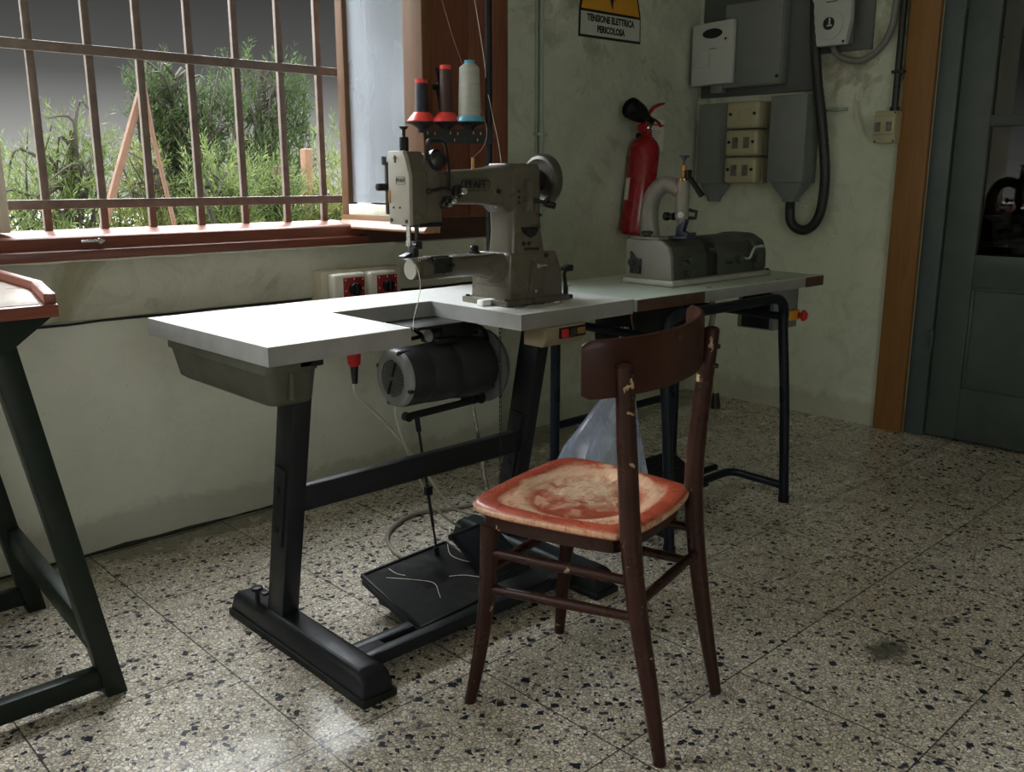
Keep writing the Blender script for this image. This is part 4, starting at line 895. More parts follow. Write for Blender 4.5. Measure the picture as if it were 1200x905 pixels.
# foot-lift chain
def chain(name, p0, p1, m, label, n):
    t = thing(name, label, 'chain', p1)
    P0, P1 = Vector(p0), Vector(p1); bm = new(); d = (P1 - P0) / n; L_ = d.length
    for i in range(n):
        c = P0 + d * (i + .5); fx = (1, 0, 0) if i % 2 else (0, 1, 0); s = Vector(fx)
        pts = [c + s * (.0033 * math.cos(2 * PI * k / 10)) + Vector((0, 0, .72 * L_ * math.sin(2 * PI * k / 10))) for k in range(10)]
        tube(bm, pts, .0011, 5, closed=True)
    return link('links', bm, m, t)
chain('lift_chain', (-2.300, -.935, .72), (-2.300, -.935, .13), M_DARKMETAL, 'thin dark chain hanging beside the motor down to the narrow treadle', 46)
solo('push_rod', tube(new(), [(-2.345, -.87, .493), (-2.290, -.885, .16)], .0055, 8), M_CHROME, 'bright steel rod running down from the motor behind the table beam', 'rod', (-2.29, -.885, .16))
# ------------------------------------------------------------------ thread stand and spools
PX, PY = -1.995, -.557
DB = Vector((-.722, .692, 0))           # direction of the spool bar from the pole
ts = thing('thread_stand', 'black thread stand pole with a three-spool bar behind the sewing machine', 'thread stand', (PX, PY, ZT))
def sp_(name, bm, m, parent=ts): return link(name, bm, m, parent)
bm = new(); cyl(bm, (PX, PY, ZT), (PX, PY, 1.95), .0105, seg=14); sp_('pole', bm, M_BLACK)
bm = new(); cyl(bm, (PX, PY, ZT), (PX, PY, ZT + .018), .024, bev=.003); sp_('pole_base', bm, M_BLACK)
bm = new(); tube(bm, cr([(PX + .05, PY - .05, 1.90), (PX, PY, 1.90), (PX - .08, PY + .08, 1.90), (PX - .16, PY + .15, 1.89)], 3), .006, 6); sp_('thread_arm', bm, M_BLACK)
P0 = Vector((PX, PY, 0))
def along(d, z, out=0.0): p = P0 + DB * d; return Vector((p.x - out * .69, p.y - out * .72, z))
bm = new()
pts = [(-.015, 1.203), (.185, 1.203), (.205, 1.245), (-.015, 1.245)]
prism(bm, pts, lambda u, v, w: along(u, v, .012 + w), 0, .003); br = sp_('spool_bar', bm, M_BLACK)
for k, d0 in enumerate((.035, .105, .175)):
    bm = new()
    for du, dz in ((-.012, 1.232), (.010, 1.234), (-.002, 1.213)): prism(bm, [(d0 + du, dz - .004), (d0 + du + .003, dz - .004), (d0 + du + .003, dz + .004), (d0 + du, dz + .004)], lambda u, v, w: along(u, v, .0152 + w), 0, .0006)
    link('bar_slots', bm, M_BRASS, br)
SPD = (.205, .130, .058)
for d0 in SPD:
    c = along(d0, 0)
    bm = lathe(new(), [(.0, 1.236), (.013, 1.236), (.013, 1.245), (.016, 1.250), (.034, 1.260), (.052, 1.264), (.052, 1.2665), (0, 1.2665)], Matrix.Translation((c.x, c.y, 0)), 28); tray = sp_('spool_tray', bm, M_BLACK)
    bm = new(); cyl(bm, (c.x, c.y, 1.262), (c.x, c.y, 1.36), .003, seg=8); link('spool_pin', bm, M_BLACK, tray)
def spool(d0, label, h, rt, rb, yarn_m, plastic, shoulder=False):
    c = along(d0, 0); z0 = 1.2668; t = thing('thread_spool', label, 'thread spool', (c.x, c.y, z0), 0, 'thread spools on the stand'); T = Matrix.Translation((c.x, c.y, z0))
    link('spool_base', lathe(new(), [(.006, 0), (.046, 0), (.046, .003), (rb + .004, .028 if not shoulder else .016), (.006, .03 if not shoulder else .018)], T, 28), plastic, t)
    zb = .026 if not shoulder else .015
    prof = [(.006, zb), (rb, zb)] + ([(rb, zb + .01), (rt, h - .02), (rt - .002, h - .016), (.016, h - .006), (.006, h - .006)] if shoulder else [(rb, zb + .004), (rt, h - .008), (.006, h - .007)])
    link('thread_winding', lathe(new(), prof, T, 28), yarn_m, t)
    link('spool_cap', lathe(new(), [(.006, h - .009), ((.016 if shoulder else rt + .0005), h - .009), ((.0155 if shoulder else rt), h + .003), (.010, h + .004), (.006, h + .001)], T, 24), plastic, t)
spool(SPD[0], 'short spool of black thread on a red base, leftmost on the stand', .122, .0185, .0215, M_YARN_BLACK, M_SPOOL_RED)
spool(SPD[1], 'tall thin spool of dark brown thread on a red base, middle of the stand', .162, .0175, .0200, M_YARN_BROWN, M_SPOOL_RED)
spool(SPD[2], 'fat cone of pale grey thread on a blue base, beside the pole', .176, .0310, .0350, M_YARN_GREY, M_SPOOL_BLUE, True)
def thread(label, pts, m=M_THREAD, r=.0009):
    P = cr(pts, 8); return solo('thread_line', tube(new(), P, r, 5), m, label, 'thread', tuple(P[-1]))
c1, c3 = along(SPD[1], 0), along(SPD[2], 0)
thread('reddish thread running down from above to the pin on the machine arm', [(-2.17, -.43, 1.89), (c1.x + .005, c1.y - .035, 1.50), (c1.x + .07, c1.y - .09, 1.29), (-2.155, -.72, 1.20), (-2.36, -.898, 1.150)], M_THREAD_RED)
thread('pale thread running down from above past the grey cone to the table', [(-2.06, -.50, 1.89), (c3.x + .015, c3.y - .045, 1.47), (c3.x + .036, c3.y - .035, 1.38), (-2.005, -.58, 1.30), (-1.985, -.60, 1.15), (-1.985, -.62, .90), (-1.99, -.63, ZT + .002)], M_THREAD)

# ------------------------------------------------------------------ red rotary switches under the window
sb = thing('switch_box', 'yellowed wall box with two red rotary switches under the window', 'switch box', (-2.14, -.03, .74))
bm = new(); bx(bm, (-2.312, -.075, .690), (-1.985, .012, .797), .008); link('back_box', bm, M_BEIGE, sb)
for x0, x1 in ((-2.292, -2.160), (-2.150, -2.030)):
    bm = new(); bx(bm, (x0, -.118, .678), (x1, -.074, .788), .012, 3); h_ = link('housing', bm, M_IVORY, sb)
    xc = (x0 + x1) / 2 + .012; bm = new(); bx(bm, (xc - .042, -.1205, .690), (xc + .042, -.116, .774), .003); link('switch_plate', bm, M_SWRED, h_)
    bm = new(); cyl(bm, (xc, -.119, .735), (xc, -.135, .735), .022, bev=.003); bx(bm, (xc - .006, -.148, .714), (xc + .006, -.133, .756), .003); link('knob', bm, M_BLACK, h_)
    bm = new()
    for dx, dz in ((-.034, .032), (.0, .033), (.034, .032), (-.034, -.005), (-.034, -.036), (.034, -.036), (.034, 0)): bx(bm, (xc + dx - .002, -.1210, .735 + dz - .003), (xc + dx + .002, -.1203, .735 + dz + .003))
    link('switch_marks', bm, M_WHITE, h_)
# red plug hanging on its socket under the tabletop
pg = thing('power_plug', 'red mains plug hanging under the white tabletop', 'plug', (-2.54, -.60, .6))
bm = new(); bx(bm, (-2.62, -.63, .700), (-2.46, -.56, .723), .003); link('socket_plate', bm, M_BLACK, pg)
bm = new(); prism(bm, [(-2.585, .700), (-2.575, .640), (-2.505, .655), (-2.475, .700)], XZ, -.625, -.575, .006); link('socket', bm, M_RED, pg)
bm = lathe(new(), [(0, 0), (.024, 0), (.026, -.022), (.020, -.026), (.018, -.055), (.013, -.062), (0, -.062)], Matrix.Translation((-2.545, -.60, .650)), 18); link('plug_body', bm, M_RED, pg)
bm = lathe(new(), [(0, 0), (.012, 0), (.008, -.05), (0, -.05)], Matrix.Translation((-2.545, -.60, .588)), 12); link('cable_sleeve', bm, M_DARKMETAL, pg)
# cables
def cable(label, pts, r, m, name='cable'):
    P = cr(pts, 10); return solo(name, tube(new(), P, r, 8), m, label, 'cable', tuple(P[0]))
cable('pale cable drooping from the red plug to the floor behind the treadles', [(-2.545, -.60, .545), (-2.535, -.59, .50), (-2.47, -.57, .445), (-2.36, -.56, .325), (-2.26, -.56, .19), (-2.17, -.56, .07), (-2.06, -.58, .012), (-1.90, -.68, .007), (-1.75, -.70, .007)], .0048, M_CABLE)
cable('pale cable hanging from the motor and joining the cables on the floor', [(-2.555, -.80, .52), (-2.54, -.79, .46), (-2.47, -.76, .32), (-2.37, -.72, .17), (-2.25, -.68, .06), (-2.13, -.66, .012), (-2.0, -.70, .007), (-1.85, -.78, .007)], .0042, M_CABLE)
cable('thick grey cable lying in a wide loop on the floor behind the treadles', [(-1.95, -.48, .0075), (-2.07, -.455, .0075), (-2.17, -.41, .0075), (-2.27, -.425, .0075), (-2.38, -.50, .0075), (-2.44, -.62, .0075), (-2.43, -.71, .0075), (-2.36, -.765, .0075), (-2.26, -.755, .0075), (-2.16, -.72, .0075), (-2.0, -.66, .0075), (-1.80, -.60, .0075)], .007, M_CABLE_G)
for i, (lab, pts) in enumerate((('long pale thread curling over the corner of the flat treadle', [(.30, .01), (.27, .06), (.28, .10), (.31, .14)]), ('pale looped thread end lying in the middle of the flat treadle', [(.05, .05), (.11, .10), (.145, .14), (.13, .18), (.12, .20)]),
        ('short pale thread at the rear edge of the flat treadle', [(.08, .02), (.085, .05), (.10, .07)]), ('thin pale thread at the right of the flat treadle', [(.20, .14), (.24, .16), (.29, .21)]))):
    P = cr([pf(u, v, .0075) for u, v in pts], 6); solo('thread_scrap', tube(new(), P, .0009, 5), M_THREAD, lab, 'thread', tuple(P[0]), 'thread ends on the treadle')

# ------------------------------------------------------------------ skiving machine on the tube table
sk = thing('skiving_machine', 'grey and dark green leather skiving machine on the pale green table', 'skiving machine', (-1.32, -.88, ZT))
def kp(name, bm, m, parent=sk): return link(name, bm, m, parent)
bm = new(); bx(bm, (-1.612, -.988, ZT), (-1.035, -.782, ZT + .018), .004); kp('base', bm, M_SKIVE_BASE)
sec = [(-.787, ZT + .018), (-.787, .905), (-.80, .908), (-.85, .902), (-.895, .908), (-.930, .905), (-.955, .888), (-.967, .858), (-.972, ZT + .018)]
bm = new(); prism(bm, sec, YZ, -1.600, -1.585, .002); fpn = kp('end_plate', bm, M_SKIVE)
bm = new(); prism(bm, [(-.806, .797), (-.806, .868), (-.812, .868), (-.832, .845), (-.852, .845), (-.852, .797)], YZ, -1.603, -1.599); link('blade_opening', bm, M_INK, fpn)
bm = new(); cyl(bm, (-1.606, -.812, .832), (-1.600, -.812, .832), .013); cyl(bm, (-1.61, -.838, .812), (-1.600, -.838, .812), .013); bx(bm, (-1.606, -.85, .797), (-1.601, -.808, .815), .001); link('blade_guide', bm, M_DARKMETAL, fpn)
body = [(-.789, ZT + .018), (-.789, .902), (-.83, .906), (-.91, .906), (-.948, .888), (-.963, .855), (-.968, ZT + .018)]
bm = new(); prism(bm, body, YZ, -1.585, -1.40, .003); kp('front_housing', bm, M_SKIVE_DARK)
bm = new(); prism(bm, [(y, z + (.004 if z > .8 else 0)) for y, z in body], YZ, -1.40, -1.34, .003); kp('cover_band', bm, M_DARKMETAL)
bm = new(); prism(bm, body, YZ, -1.34, -1.125, .003); kp('middle_housing', bm, M_SKIVE_DARK)
bm = new(); prism(bm, [(-.785, ZT + .018), (-.785, .900), (-.83, .912), (-.915, .910), (-.958, .888), (-.972, .85), (-.974, ZT + .018)], YZ, -1.12, -1.045, .012); kp('rear_housing', bm, M_SKIVE_DARK)
bm = new(); bx(bm, (-1.585, -.905, .906), (-1.50, -.79, .914), .002); kp('work_plate', bm, M_SKIVE)
bm = lathe(new(), [(0, 0), (.012, 0), (.012, .008), (.02, .010), (.02, .016), (.015, .020), (0, .021)], Matrix.Translation((-1.555, -.835, .912)), 18); kp('dial', bm, M_DARKMETAL)
# C-shaped presser arm rising at the back and bending over to the front
arc = cr([(-1.49, -.800, .90), (-1.492, -.793, .95), (-1.494, -.797, 1.01), (-1.496, -.818, 1.055), (-1.497, -.855, 1.078), (-1.498, -.892, 1.074), (-1.50, -.925, 1.055)], 6)
kp('presser_arm', tube(new(), arc, [.033, .031, .029, .028, .028, .027, .024], 20), M_SKIVE)
bm = new(); cyl(bm, (-1.50, -.930, .972), (-1.50, -.930, 1.092), .0225, bev=.002); lathe(bm, [(0, .952), (.012, .955), (.0215, .972), (0, .975)], Matrix.Translation((-1.50, -.930, 0)), 20); pt = kp('presser_tube', bm, M_SKIVE)
bm = new(); cyl(bm, (-1.518, -.938, .985), (-1.526, -.944, .985), .010); link('screw', bm, M_CHROME, pt)
bm = lathe(new(), [(0, 1.090), (.0165, 1.090), (.0165, 1.098), (.012, 1.100), (.009, 1.102), (.009, 1.138), (.006, 1.142), (0, 1.142)], Matrix.Translation((-1.50, -.930, 0)), 20); link('brass_sleeve', bm, M_BRASS, pt)
bm = new(); cyl(bm, (-1.50, -.93, 1.14), (-1.50, -.93, 1.158), .004); cyl(bm, (-1.50, -.93, 1.156), (-1.50, -.93, 1.168), .007, .010); bx(bm, (-1.512, -.942, 1.163), (-1.488, -.918, 1.169), .002); link('adjusting_screw', bm, M_BLUEMETAL, pt)
bm = new(); bx(bm, (-1.51, -.955, 1.095), (-1.49, -.94, 1.125), .002); cyl(bm, (-1.50, -.948, 1.108), (-1.492, -.998, 1.045), .0075, .0095); link('lifting_lever', bm, M_BLACK, pt)
bm = new(); prism(bm, [(-.915, .915), (-.955, .915), (-.958, .93), (-.94, .933), (-.955, .968), (-.945, .975), (-.918, .945)], YZ, -1.512, -1.492, .002); bx(bm, (-1.53, -.972, .908), (-1.48, -.90, .916), .002); bx(bm, (-1.53, -.975, .908), (-1.48, -.965, .93), .002); kp('presser_foot', bm, M_BLUEMETAL)
bm = new(); cyl(bm, (-1.50, -.915, .978), (-1.50, -.87, .978), .006); cyl(bm, (-1.50, -.90, .978), (-1.50, -.893, .978), .012); cyl(bm, (-1.50, -.878, .978), (-1.50, -.862, .978), .014, bev=.003); kp('clamp_screw', bm, M_DARKMETAL); bm = new(); tube(bm, [(-1.49 , -.945, .975), (-1.485, -.972, .975), (-1.485, -.975, .995), (-1.49, -.95, 1.0)], .006, 8); kp('foot_clip', bm, M_DARKMETAL)
for x, y, z, r in ((-1.52, -.968, .845, .012), (-1.515, -.970, .800, .012), (-1.55, -.965, .835, .008), (-1.38, -.972, .868, .009), (-1.28, -.968, .825, .009), (-1.23, -.968, .830, .013), (-1.13, -.970, .828, .014)):
    bm = new(); cyl(bm, (x, y + .01, z), (x, y - .014, z), r * .8, bev=.001); cyl(bm, (x, y - .012, z), (x, y - .024, z), r, bev=.002); kp('knob', bm, M_SKIVE_DARK)
bm = tube(new(), cr([(-1.19, -.965, .832), (-1.19, -.992, .832), (-1.18, -.996, .852), (-1.16, -.996, .868), (-1.10, -.994, .868), (-1.09, -.97, .868)], 4), .0042, 8); kp('guard_rod', bm, M_CONDUIT)
for x, y in ((-1.06, -.985), (-1.045, -.80)): kp('bolt', cyl(new(), (x, y, ZT + .018), (x, y, ZT + .024), .007, seg=6), M_DARKMETAL)
# emergency stop box under the far end of that table
es = thing('emergency_stop', 'grey control box with red mushroom button under the table end', 'emergency stop', (-1.03, -1.03, .65))
bm = new(); bx(bm, (-1.10, -1.045, .575), (-.935, -.90, .728), .004); link('box', bm, M_GREYBOX, es)
bm = new(); bx(bm, (-1.103, -1.03, .58), (-1.099, -.92, .72), .001); link('dark_side', bm, M_BLACK, es)  # thin black sheet makes the left face of the box dark
bm = new(); bx(bm, (-1.02, -1.066, .604), (-.955, -1.044, .640), .003); link('button_base', bm, M_YELLOW, es)
bm = lathe(new(), [(0, 0), (.010, 0), (.010, .012), (.020, .016), (.020, .024), (.012, .032), (0, .034)], axis_at((-.965, -1.064, .620), (.2, -1, 0)), 22); link('mushroom_button', bm, M_RED, es)
# motor under the tube table, with its hose
m2 = thing('motor', 'black motor housing hidden under the pale green table behind the chair back', 'motor', (-1.52, -.82, .6))
bm = new(); bx(bm, (-1.70, -.90, .47), (-1.42, -.74, .727), .012); link('housing', bm, M_BLACK, m2)
bm = lathe(new(), [(0, 0), (.085, 0), (.088, .01), (.085, .05), (0, .05)], axis_at((-1.42, -.82, .60), (1, 0, 0)), 28); link('pulley_cover', bm, M_BLACK, m2)
cable('dark grey hose looping down from under the pale green table behind the chair back', [(-1.30, -.86, .735), (-1.235, -.87, .70), (-1.21, -.87, .62), (-1.24, -.86, .53), (-1.32, -.85, .50), (-1.42, -.84, .53)], .010, M_PIPE_GREY, 'hose')
cable('thin dark wire dangling from the tabletop joint beside the black motor', [(-1.76, -.95, .727), (-1.765, -.95, .68), (-1.75, -.95, .63), (-1.765, -.95, .60)], .003, M_BARK, 'wire')
# plastic bag
bgc = Vector((-1.86, -.93, 0)); bm = new(); rings = []
tri = lambda a: 2 / PI * math.asin(math.sin(a))
for z, r, ox in ((.66, .012, .045), (.60, .022, .045), (.52, .036, .040), (.44, .058, .034), (.36, .098, .018), (.30, .128, .006), (.22, .152, .0), (.12, .168, .004), (.04, .165, .006), (.012, .12, .01)):
    ring = []
    for j in range(40):
        a = 2 * PI * j / 40; w = 1 + .13 * tri(3 * a + 2.5 * z) + .10 * tri(5 * a - z * 4 + 1)
        ring.append(Vector((bgc.x + ox + r * w * math.cos(a) * 1.15, bgc.y - ox * .8 + r * w * math.sin(a) * .72, z)))
    rings.append(ring)
solo('plastic_bag', loft(bm, rings, cap=True), M_BAG, 'clear bluish plastic bag slumped on the floor behind the chair', 'bag', (-1.86, -.93, .012), sharp=.35)
# little brush against the far wall
bb = thing('hand_brush', 'small pale yellow handled brush with black bristles upright on the floor near the corner', 'brush', (-.235, -.25, 0))
bm = tube(new(), [(-.232, -.248, .072), (-.24, -.235, .16), (-.25, -.22, .26), (-.26, -.19, .36)], [.013, .012, .010, .008], 10); link('handle', bm, M_CREAM, bb)
bm = tube(new(), [(-.232, -.252, 0), (-.232, -.25, .03), (-.232, -.248, .075)], [.024, .022, .016], 10); link('bristles', bm, M_INK, bb)

# ------------------------------------------------------------------ left wall, far part
YF = .10
sg = thing('warning_sign', 'yellow and grey electrical warning sign with black lettering high on the left wall', 'sign', (-.68, .096, 1.70))
def sx_(z): return (z - 1.70) / .15
bm = new(); prism(bm, [(-.885, 1.693), (-.468, 1.697), (-.472, 1.81), (-.472, 1.815), (-.53, 2.02), (-.565, 2.04), (-.80, 2.04), (-.835, 2.02), (-.880, 1.812)], XZ, .094, .0995, .001); bd_ = link('board', bm, M_INK, sg)
bm = new(); prism(bm, [(-.877, 1.703), (-.476, 1.707), (-.479, 1.800), (-.874, 1.797)], XZ, .0925, .0945); link('text_panel', bm, M_SIGNGREY, sg)
bm = new(); prism(bm, [(-.872, 1.808), (-.482, 1.811), (-.545, 2.02), (-.575, 2.03), (-.79, 2.03), (-.82, 2.02)], XZ, .0925, .0945); link('yellow_field', bm, M_YELLOW, sg)
bm = new(); prism(bm, [(-.672, 1.822), (-.690, 1.868), (-.676, 1.868), (-.700, 1.93), (-.655, 1.885), (-.668, 1.885), (-.640, 1.95), (-.625, 1.95), (-.652, 1.86), (-.662, 1.868)], XZ, .0915, .0926); link('lightning_arrow', bm, M_INK, sg)
text('warning_text', 'TENSIONE ELETTRICA', .0385, M_INK, sg, Matrix.Translation((-.677, .0922, 1.774)) @ FACE_Y, .0003, bold=.0017, sx=.83)
text('warning_text', 'PERICOLOSA', .0385, M_INK, sg, Matrix.Translation((-.677, .0922, 1.731)) @ FACE_Y, .0003, bold=.0017, sx=.83)
# conduit with its joint
cd = thing('wall_conduit', 'thin painted conduit running down the left wall beside the shutter', 'conduit', (-1.11, .088, 1.12))
bm = new(); cyl(bm, (-1.118, .086, .90), (-1.122, .086, 2.9), .0105, seg=12); cyl(bm, (-1.140, .094, 1.20), (-1.142, .094, 2.9), .005, seg=8); link('pipe', bm, M_CONDUIT, cd)
bm = new(); bx(bm, (-1.150, .074, 1.272), (-1.095, .100, 1.284), .002); cyl(bm, (-1.118, .086, 1.245), (-1.119, .086, 1.312), .0145, seg=12, bev=.002); cyl(bm, (-1.148, .08, 1.278), (-1.092, .08, 1.278), .006); link('clip', bm, M_CONDUIT, cd)
# fire extinguisher
fe = thing('fire_extinguisher', 'red fire extinguisher with black horn hanging on the left wall near the corner', 'fire extinguisher', (-.555, .025, .84))
def fp_(name, bm, m, parent=fe): return link(name, bm, m, parent)
EA = Vector((-.562, .020, .838)); EB = Vector((-.490, .020, 1.322)); ED = (EB - EA).normalized()
T = Matrix.Translation(EA) @ Vector((0, 0, 1)).rotation_difference(ED).to_matrix().to_4x4(); LH = (EB - EA).length
bm = lathe(new(), [(0, 0), (.060, 0), (.068, .008), (.070, .02), (.070, .375), (.066, .405), (.052, .432), (.034, .448), (.026, .455), (.022, .485), (0, .485)], T, 32); cy_ = fp_('cylinder', bm, M_EXT_RED)
bm = new()
ring0 = [T @ Vector((.0706 * math.cos(a), .0706 * math.sin(a), z)) for z in (.155, .255) for a in [math.radians(138 + 7 * k) for k in range(6)]]
vs_ = [bm.verts.new(p) for p in ring0]
for k in range(5): bm.faces.new((vs_[k], vs_[k + 1], vs_[k + 7], vs_[k + 6]))
link('paper_label', bm, M_WHITE, cy_)
bm = new(); cyl(bm, T @ Vector((0, 0, .478)), T @ Vector((0, 0, .53)), .017, bev=.003); cyl(bm, T @ Vector((-.03, -.02, .505)), T @ Vector((.02, 0, .505)), .011); fp_('valve', bm, M_CHROME)
bm = tube(new(), cr([(-.49, .018, 1.385), (-.46, .016, 1.412), (-.425, .012, 1.428), (-.388, .008, 1.436)], 5), [.012, .013, .012, .008], 10, flat=.6); fp_('handle', bm, M_EXT_RED)
bm = tube(new(), cr([(-.487, .015, 1.372), (-.45, .012, 1.362), (-.415, .010, 1.345), (-.405, .01, 1.330)], 5), [.009, .009, .008, .006], 10, flat=.6); fp_('carry_grip', bm, M_EXT_RED)
H0 = Vector((-.49, -.005, 1.352)); HD = Vector((-.90, .0, .30)).normalized()
bm = lathe(new(), [(0, 0), (.016, 0), (.018, .03), (.030, .06), (.043, .10), (.047, .14), (.047, .165), (.043, .165), (.042, .14), (.0, .11)], axis_at(H0, HD), 28); fp_('horn', bm, M_BLACK)
bm = new(); cyl(bm, (-.60, -.03, 1.315), (-.565, -.03, 1.335), .02, .015); fp_('horn_grip', bm, M_EXT_RED)
bm = new(); bx(bm, (-.475, .06, 1.285), (-.44, .0995, 1.305), .002); tube(bm, cr([(-.43, .09, 1.25), (-.47, -.04, 1.25), (-.545, -.06, 1.25), (-.585, .09, 1.25)], 6), .004, 6) if False else None; fp_('wall_hook', bm, M_DARKMETAL)
tg = thing('paper_tag', 'white card with red line pinned to the wall behind the extinguisher', 'card', (-.32, .098, 1.30))
bm = new(); prism(bm, [(-.395, 1.232), (-.268, 1.226), (-.262, 1.372), (-.390, 1.378)], XZ, .0972, .0990); link('card', bm, M_WHITE, tg)
bm = new(); prism(bm, [(-.388, 1.345), (-.264, 1.340), (-.264, 1.348), (-.388, 1.353)], XZ, .0964, .0974); link('red_line', bm, M_RED, tg)
bm = new()
for z in (1.32, 1.31, 1.30, 1.29, 1.255, 1.245): prism(bm, [(-.385, z), (-.29 if z > 1.3 else -.31, z - .004), (-.29 if z > 1.3 else -.31, z - .002), (-.385, z + .002)], XZ, .0966, .0974)
link('printed_lines', bm, M_PANEL, tg)

# ------------------------------------------------------------------ electrical board on the right wall
def xbox(y0, y1, z0, z1, d0, d1, bev=.004): return bx(new(), (-d1, y1, z0), (-d0, y0, z1), bev)
pn = solo('backing_panel', xbox(.06, -.545, 1.482, 2.3, 0, .03, .003), M_PANEL, 'large dark grey backing panel high on the right wall by the corner', 'panel', (0, -.25, 1.482))
cb = thing('control_cabinet', 'flat grey cabinet with a corner screw on the dark backing panel, beside the white meter', 'cabinet', (-.05, -.28, 1.51))
bm = xbox(-.10, -.412, 1.515, 1.885, .03, .085); link('body', bm, M_GREYBOX, cb)
bm = xbox(-.205, -.408, 1.520, 1.880, .084, .095, .003); link('door', bm, M_GREYBOX, cb)
bm = new(); cyl(bm, (-.094, -.395, 1.55), (-.099, -.395, 1.55), .008); link('lock', bm, M_DARKMETAL, cb)
def meter(name, label, y0, y1, z0, z1, d0, d1, round_):
    t = thing(name, label, 'electricity meter', (-(d0 + d1) / 2, (y0 + y1) / 2, z0), 0, 'electricity meters')
    yc = (y0 + y1) / 2; wd = abs(y1 - y0)
    link('back_case', bx(new(), (-(d1 - .03), y1 + .008, z0 + .006), (-d0, y0 - .008, z1 - .006), .004), M_METER if not round_ else M_GREYBOX, t)
    bm = new()
    if not round_:
        prism(bm, [(y0, z0), (y1, z0 + .004), (y1, z1), (y0, z1 - .006)], YZ, -d1, -(d1 - .03), .010); f = link('front_cover', bm, M_METER, t)
        bm = new(); prism(bm, circ(yc + .0, z1 - .055, .055, 28, .022), YZ, -(d1 + .002), -(d1 - .002), 0); link('display_window', bm, M_INK, f)
        bm = new(); cyl(bm, (-(d1 - .002), y1 + .04, z1 - .085), (-(d1 + .004), y1 + .04, z1 - .085), .014); link('seal_button', bm, M_METER, f)
        bm = new(); cyl(bm, (-(d1), y1 + .04, z1 - .085), (-(d1 + .005), y1 + .04, z1 - .085), .006); link('seal', bm, M_INK, f); bm = new(); bx(bm, (-(d1 + .001), y1 + .09, z1 - .125), (-(d1 - .001), y1 + .13, z1 - .121)); link('printed_line', bm, M_PANEL, f)
        bm = new(); bx(bm, (-(d1 + .008), y0 - .105, z0 + .085), (-(d1 - .002), y0 - .025, z0 + .155), .002); bx(bm, (-(d1 + .012), y0 - .040, z0 + .090), (-(d1 + .007), y0 - .030, z0 + .150), .002); link('terminal_cover', bm, M_METER, f)
        bm = new(); bx(bm, (-(d1 - .03), yc - .045, z0 - .035), (-d0 - .02, yc + .02, z0 + .01), .003); link('cable_gland', bm, M_GREYBOX, t)
    else:
        # waisted cover with a round lower dial
        pts = [(y0 + .0, z1), (y0, z0 + .22), (y0 + .004, z0 + .19), (y0 + .012, z0 + .17), (y0 + .012, z0 + .10), (y0 - .004, z0 + .02), (y0 - .004, z0), (y1 + .004, z0), (y1 + .004, z0 + .02), (y1 - .010, z0 + .10), (y1 - .010, z0 + .17), (y1 - .002, z0 + .19), (y1, z0 + .22), (y1, z1)]
        prism(bm, pts, YZ, -d1, -(d1 - .03), .006); f = link('front_cover', bm, M_METER, t)
        bm = new(); prism(bm, circ(yc, z0 + .085, .060), YZ, -(d1 + .006), -(d1 - .002), .003); link('dial_cover', bm, M_METER, f)
        bm = new(); prism(bm, circ(yc + .004, z0 + .090, .026), YZ, -(d1 + .008), -(d1 + .004)); link('dial_window', bm, M_INK, f)
        bm = new(); bx(bm, (-(d1 + .0095), yc - .004, z0 + .08), (-(d1 + .007), yc + .004, z0 + .112)); bx(bm, (-(d1 + .0095), yc - .012, z0 + .078), (-(d1 + .007), yc + .012, z0 + .084)); link('dial_pointer', bm, M_METER, f)
        bm = new(); prism(bm, circ(yc + .02, z1 - .045, .055, 24, .022), YZ, -(d1 + .002), -(d1 - .002)); link('display_window', bm, M_INK, f)
        bm = new(); bx(bm, (-(d1 + .001), yc - .025, z0 + .176), (-(d1 - .001), yc + .025, z0 + .181)); link('printed_line', bm, M_PANEL, f)
        for y_, z_ in ((y1 + .02, .225), (y1 + .015, .012), (y0 - .015, .012)): link('screw', cyl(new(), (-(d1 - .001), y_, z0 + z_), (-(d1 + .004), y_, z0 + z_), .0055), M_INK, f)
meter('electricity_meter', 'pale grey meter with black oval window at the left of the electrical board', .060, -.172, 1.530, 1.818, .03, .12, False)
meter('electricity_meter', 'pale grey meter with a round dial high above the loop of grey pipe', -.555, -.715, 1.655, 1.93, .0, .09, True)
bm = bx(new(), (-.012, -.79, 1.635), (0, -.55, 2.1), .002); solo('meter_board', bm, M_PANEL, 'dark board on the wall behind the meter with the round dial', 'board', (0, -.67, 1.635))
# fuse boxes with funnel-shaped cable entries
def fusebox(label, y0, y1, z0, z1, d):
    t = thing('switchgear_box', label, 'switchgear box', (-d / 2, (y0 + y1) / 2, z0), 0, 'grey switchgear boxes'); yc = (y0 + y1) / 2; w = abs(y1 - y0) / 2
    link('body', bx(new(), (-(d - .018), y1 + .004, z0), (0, y0 - .004, z1), .004), M_GREYBOX, t)
    link('cover', bx(new(), (-d, y1, z0 + .002), (-(d - .02), y0, z1 - .002), .004), M_GREYBOX, t)
    def rr(hw, x0, x1, z): return [Vector((x, y, z)) for y, x in rrect(yc - hw, x0, yc + hw, x1, min(hw, .02) * .9, 4)]
    bm = loft(new(), [rr(w * .90, -(d - .012), -.012, z0 + .002), rr(w * .82, -(d - .016), -.014, z0 - .018), rr(w * .36, -(d * .72), -.022, z0 - .072), rr(w * .34, -(d * .70), -.022, z0 - .085)]); link('cable_funnel', bm, M_GREYBOX, t)

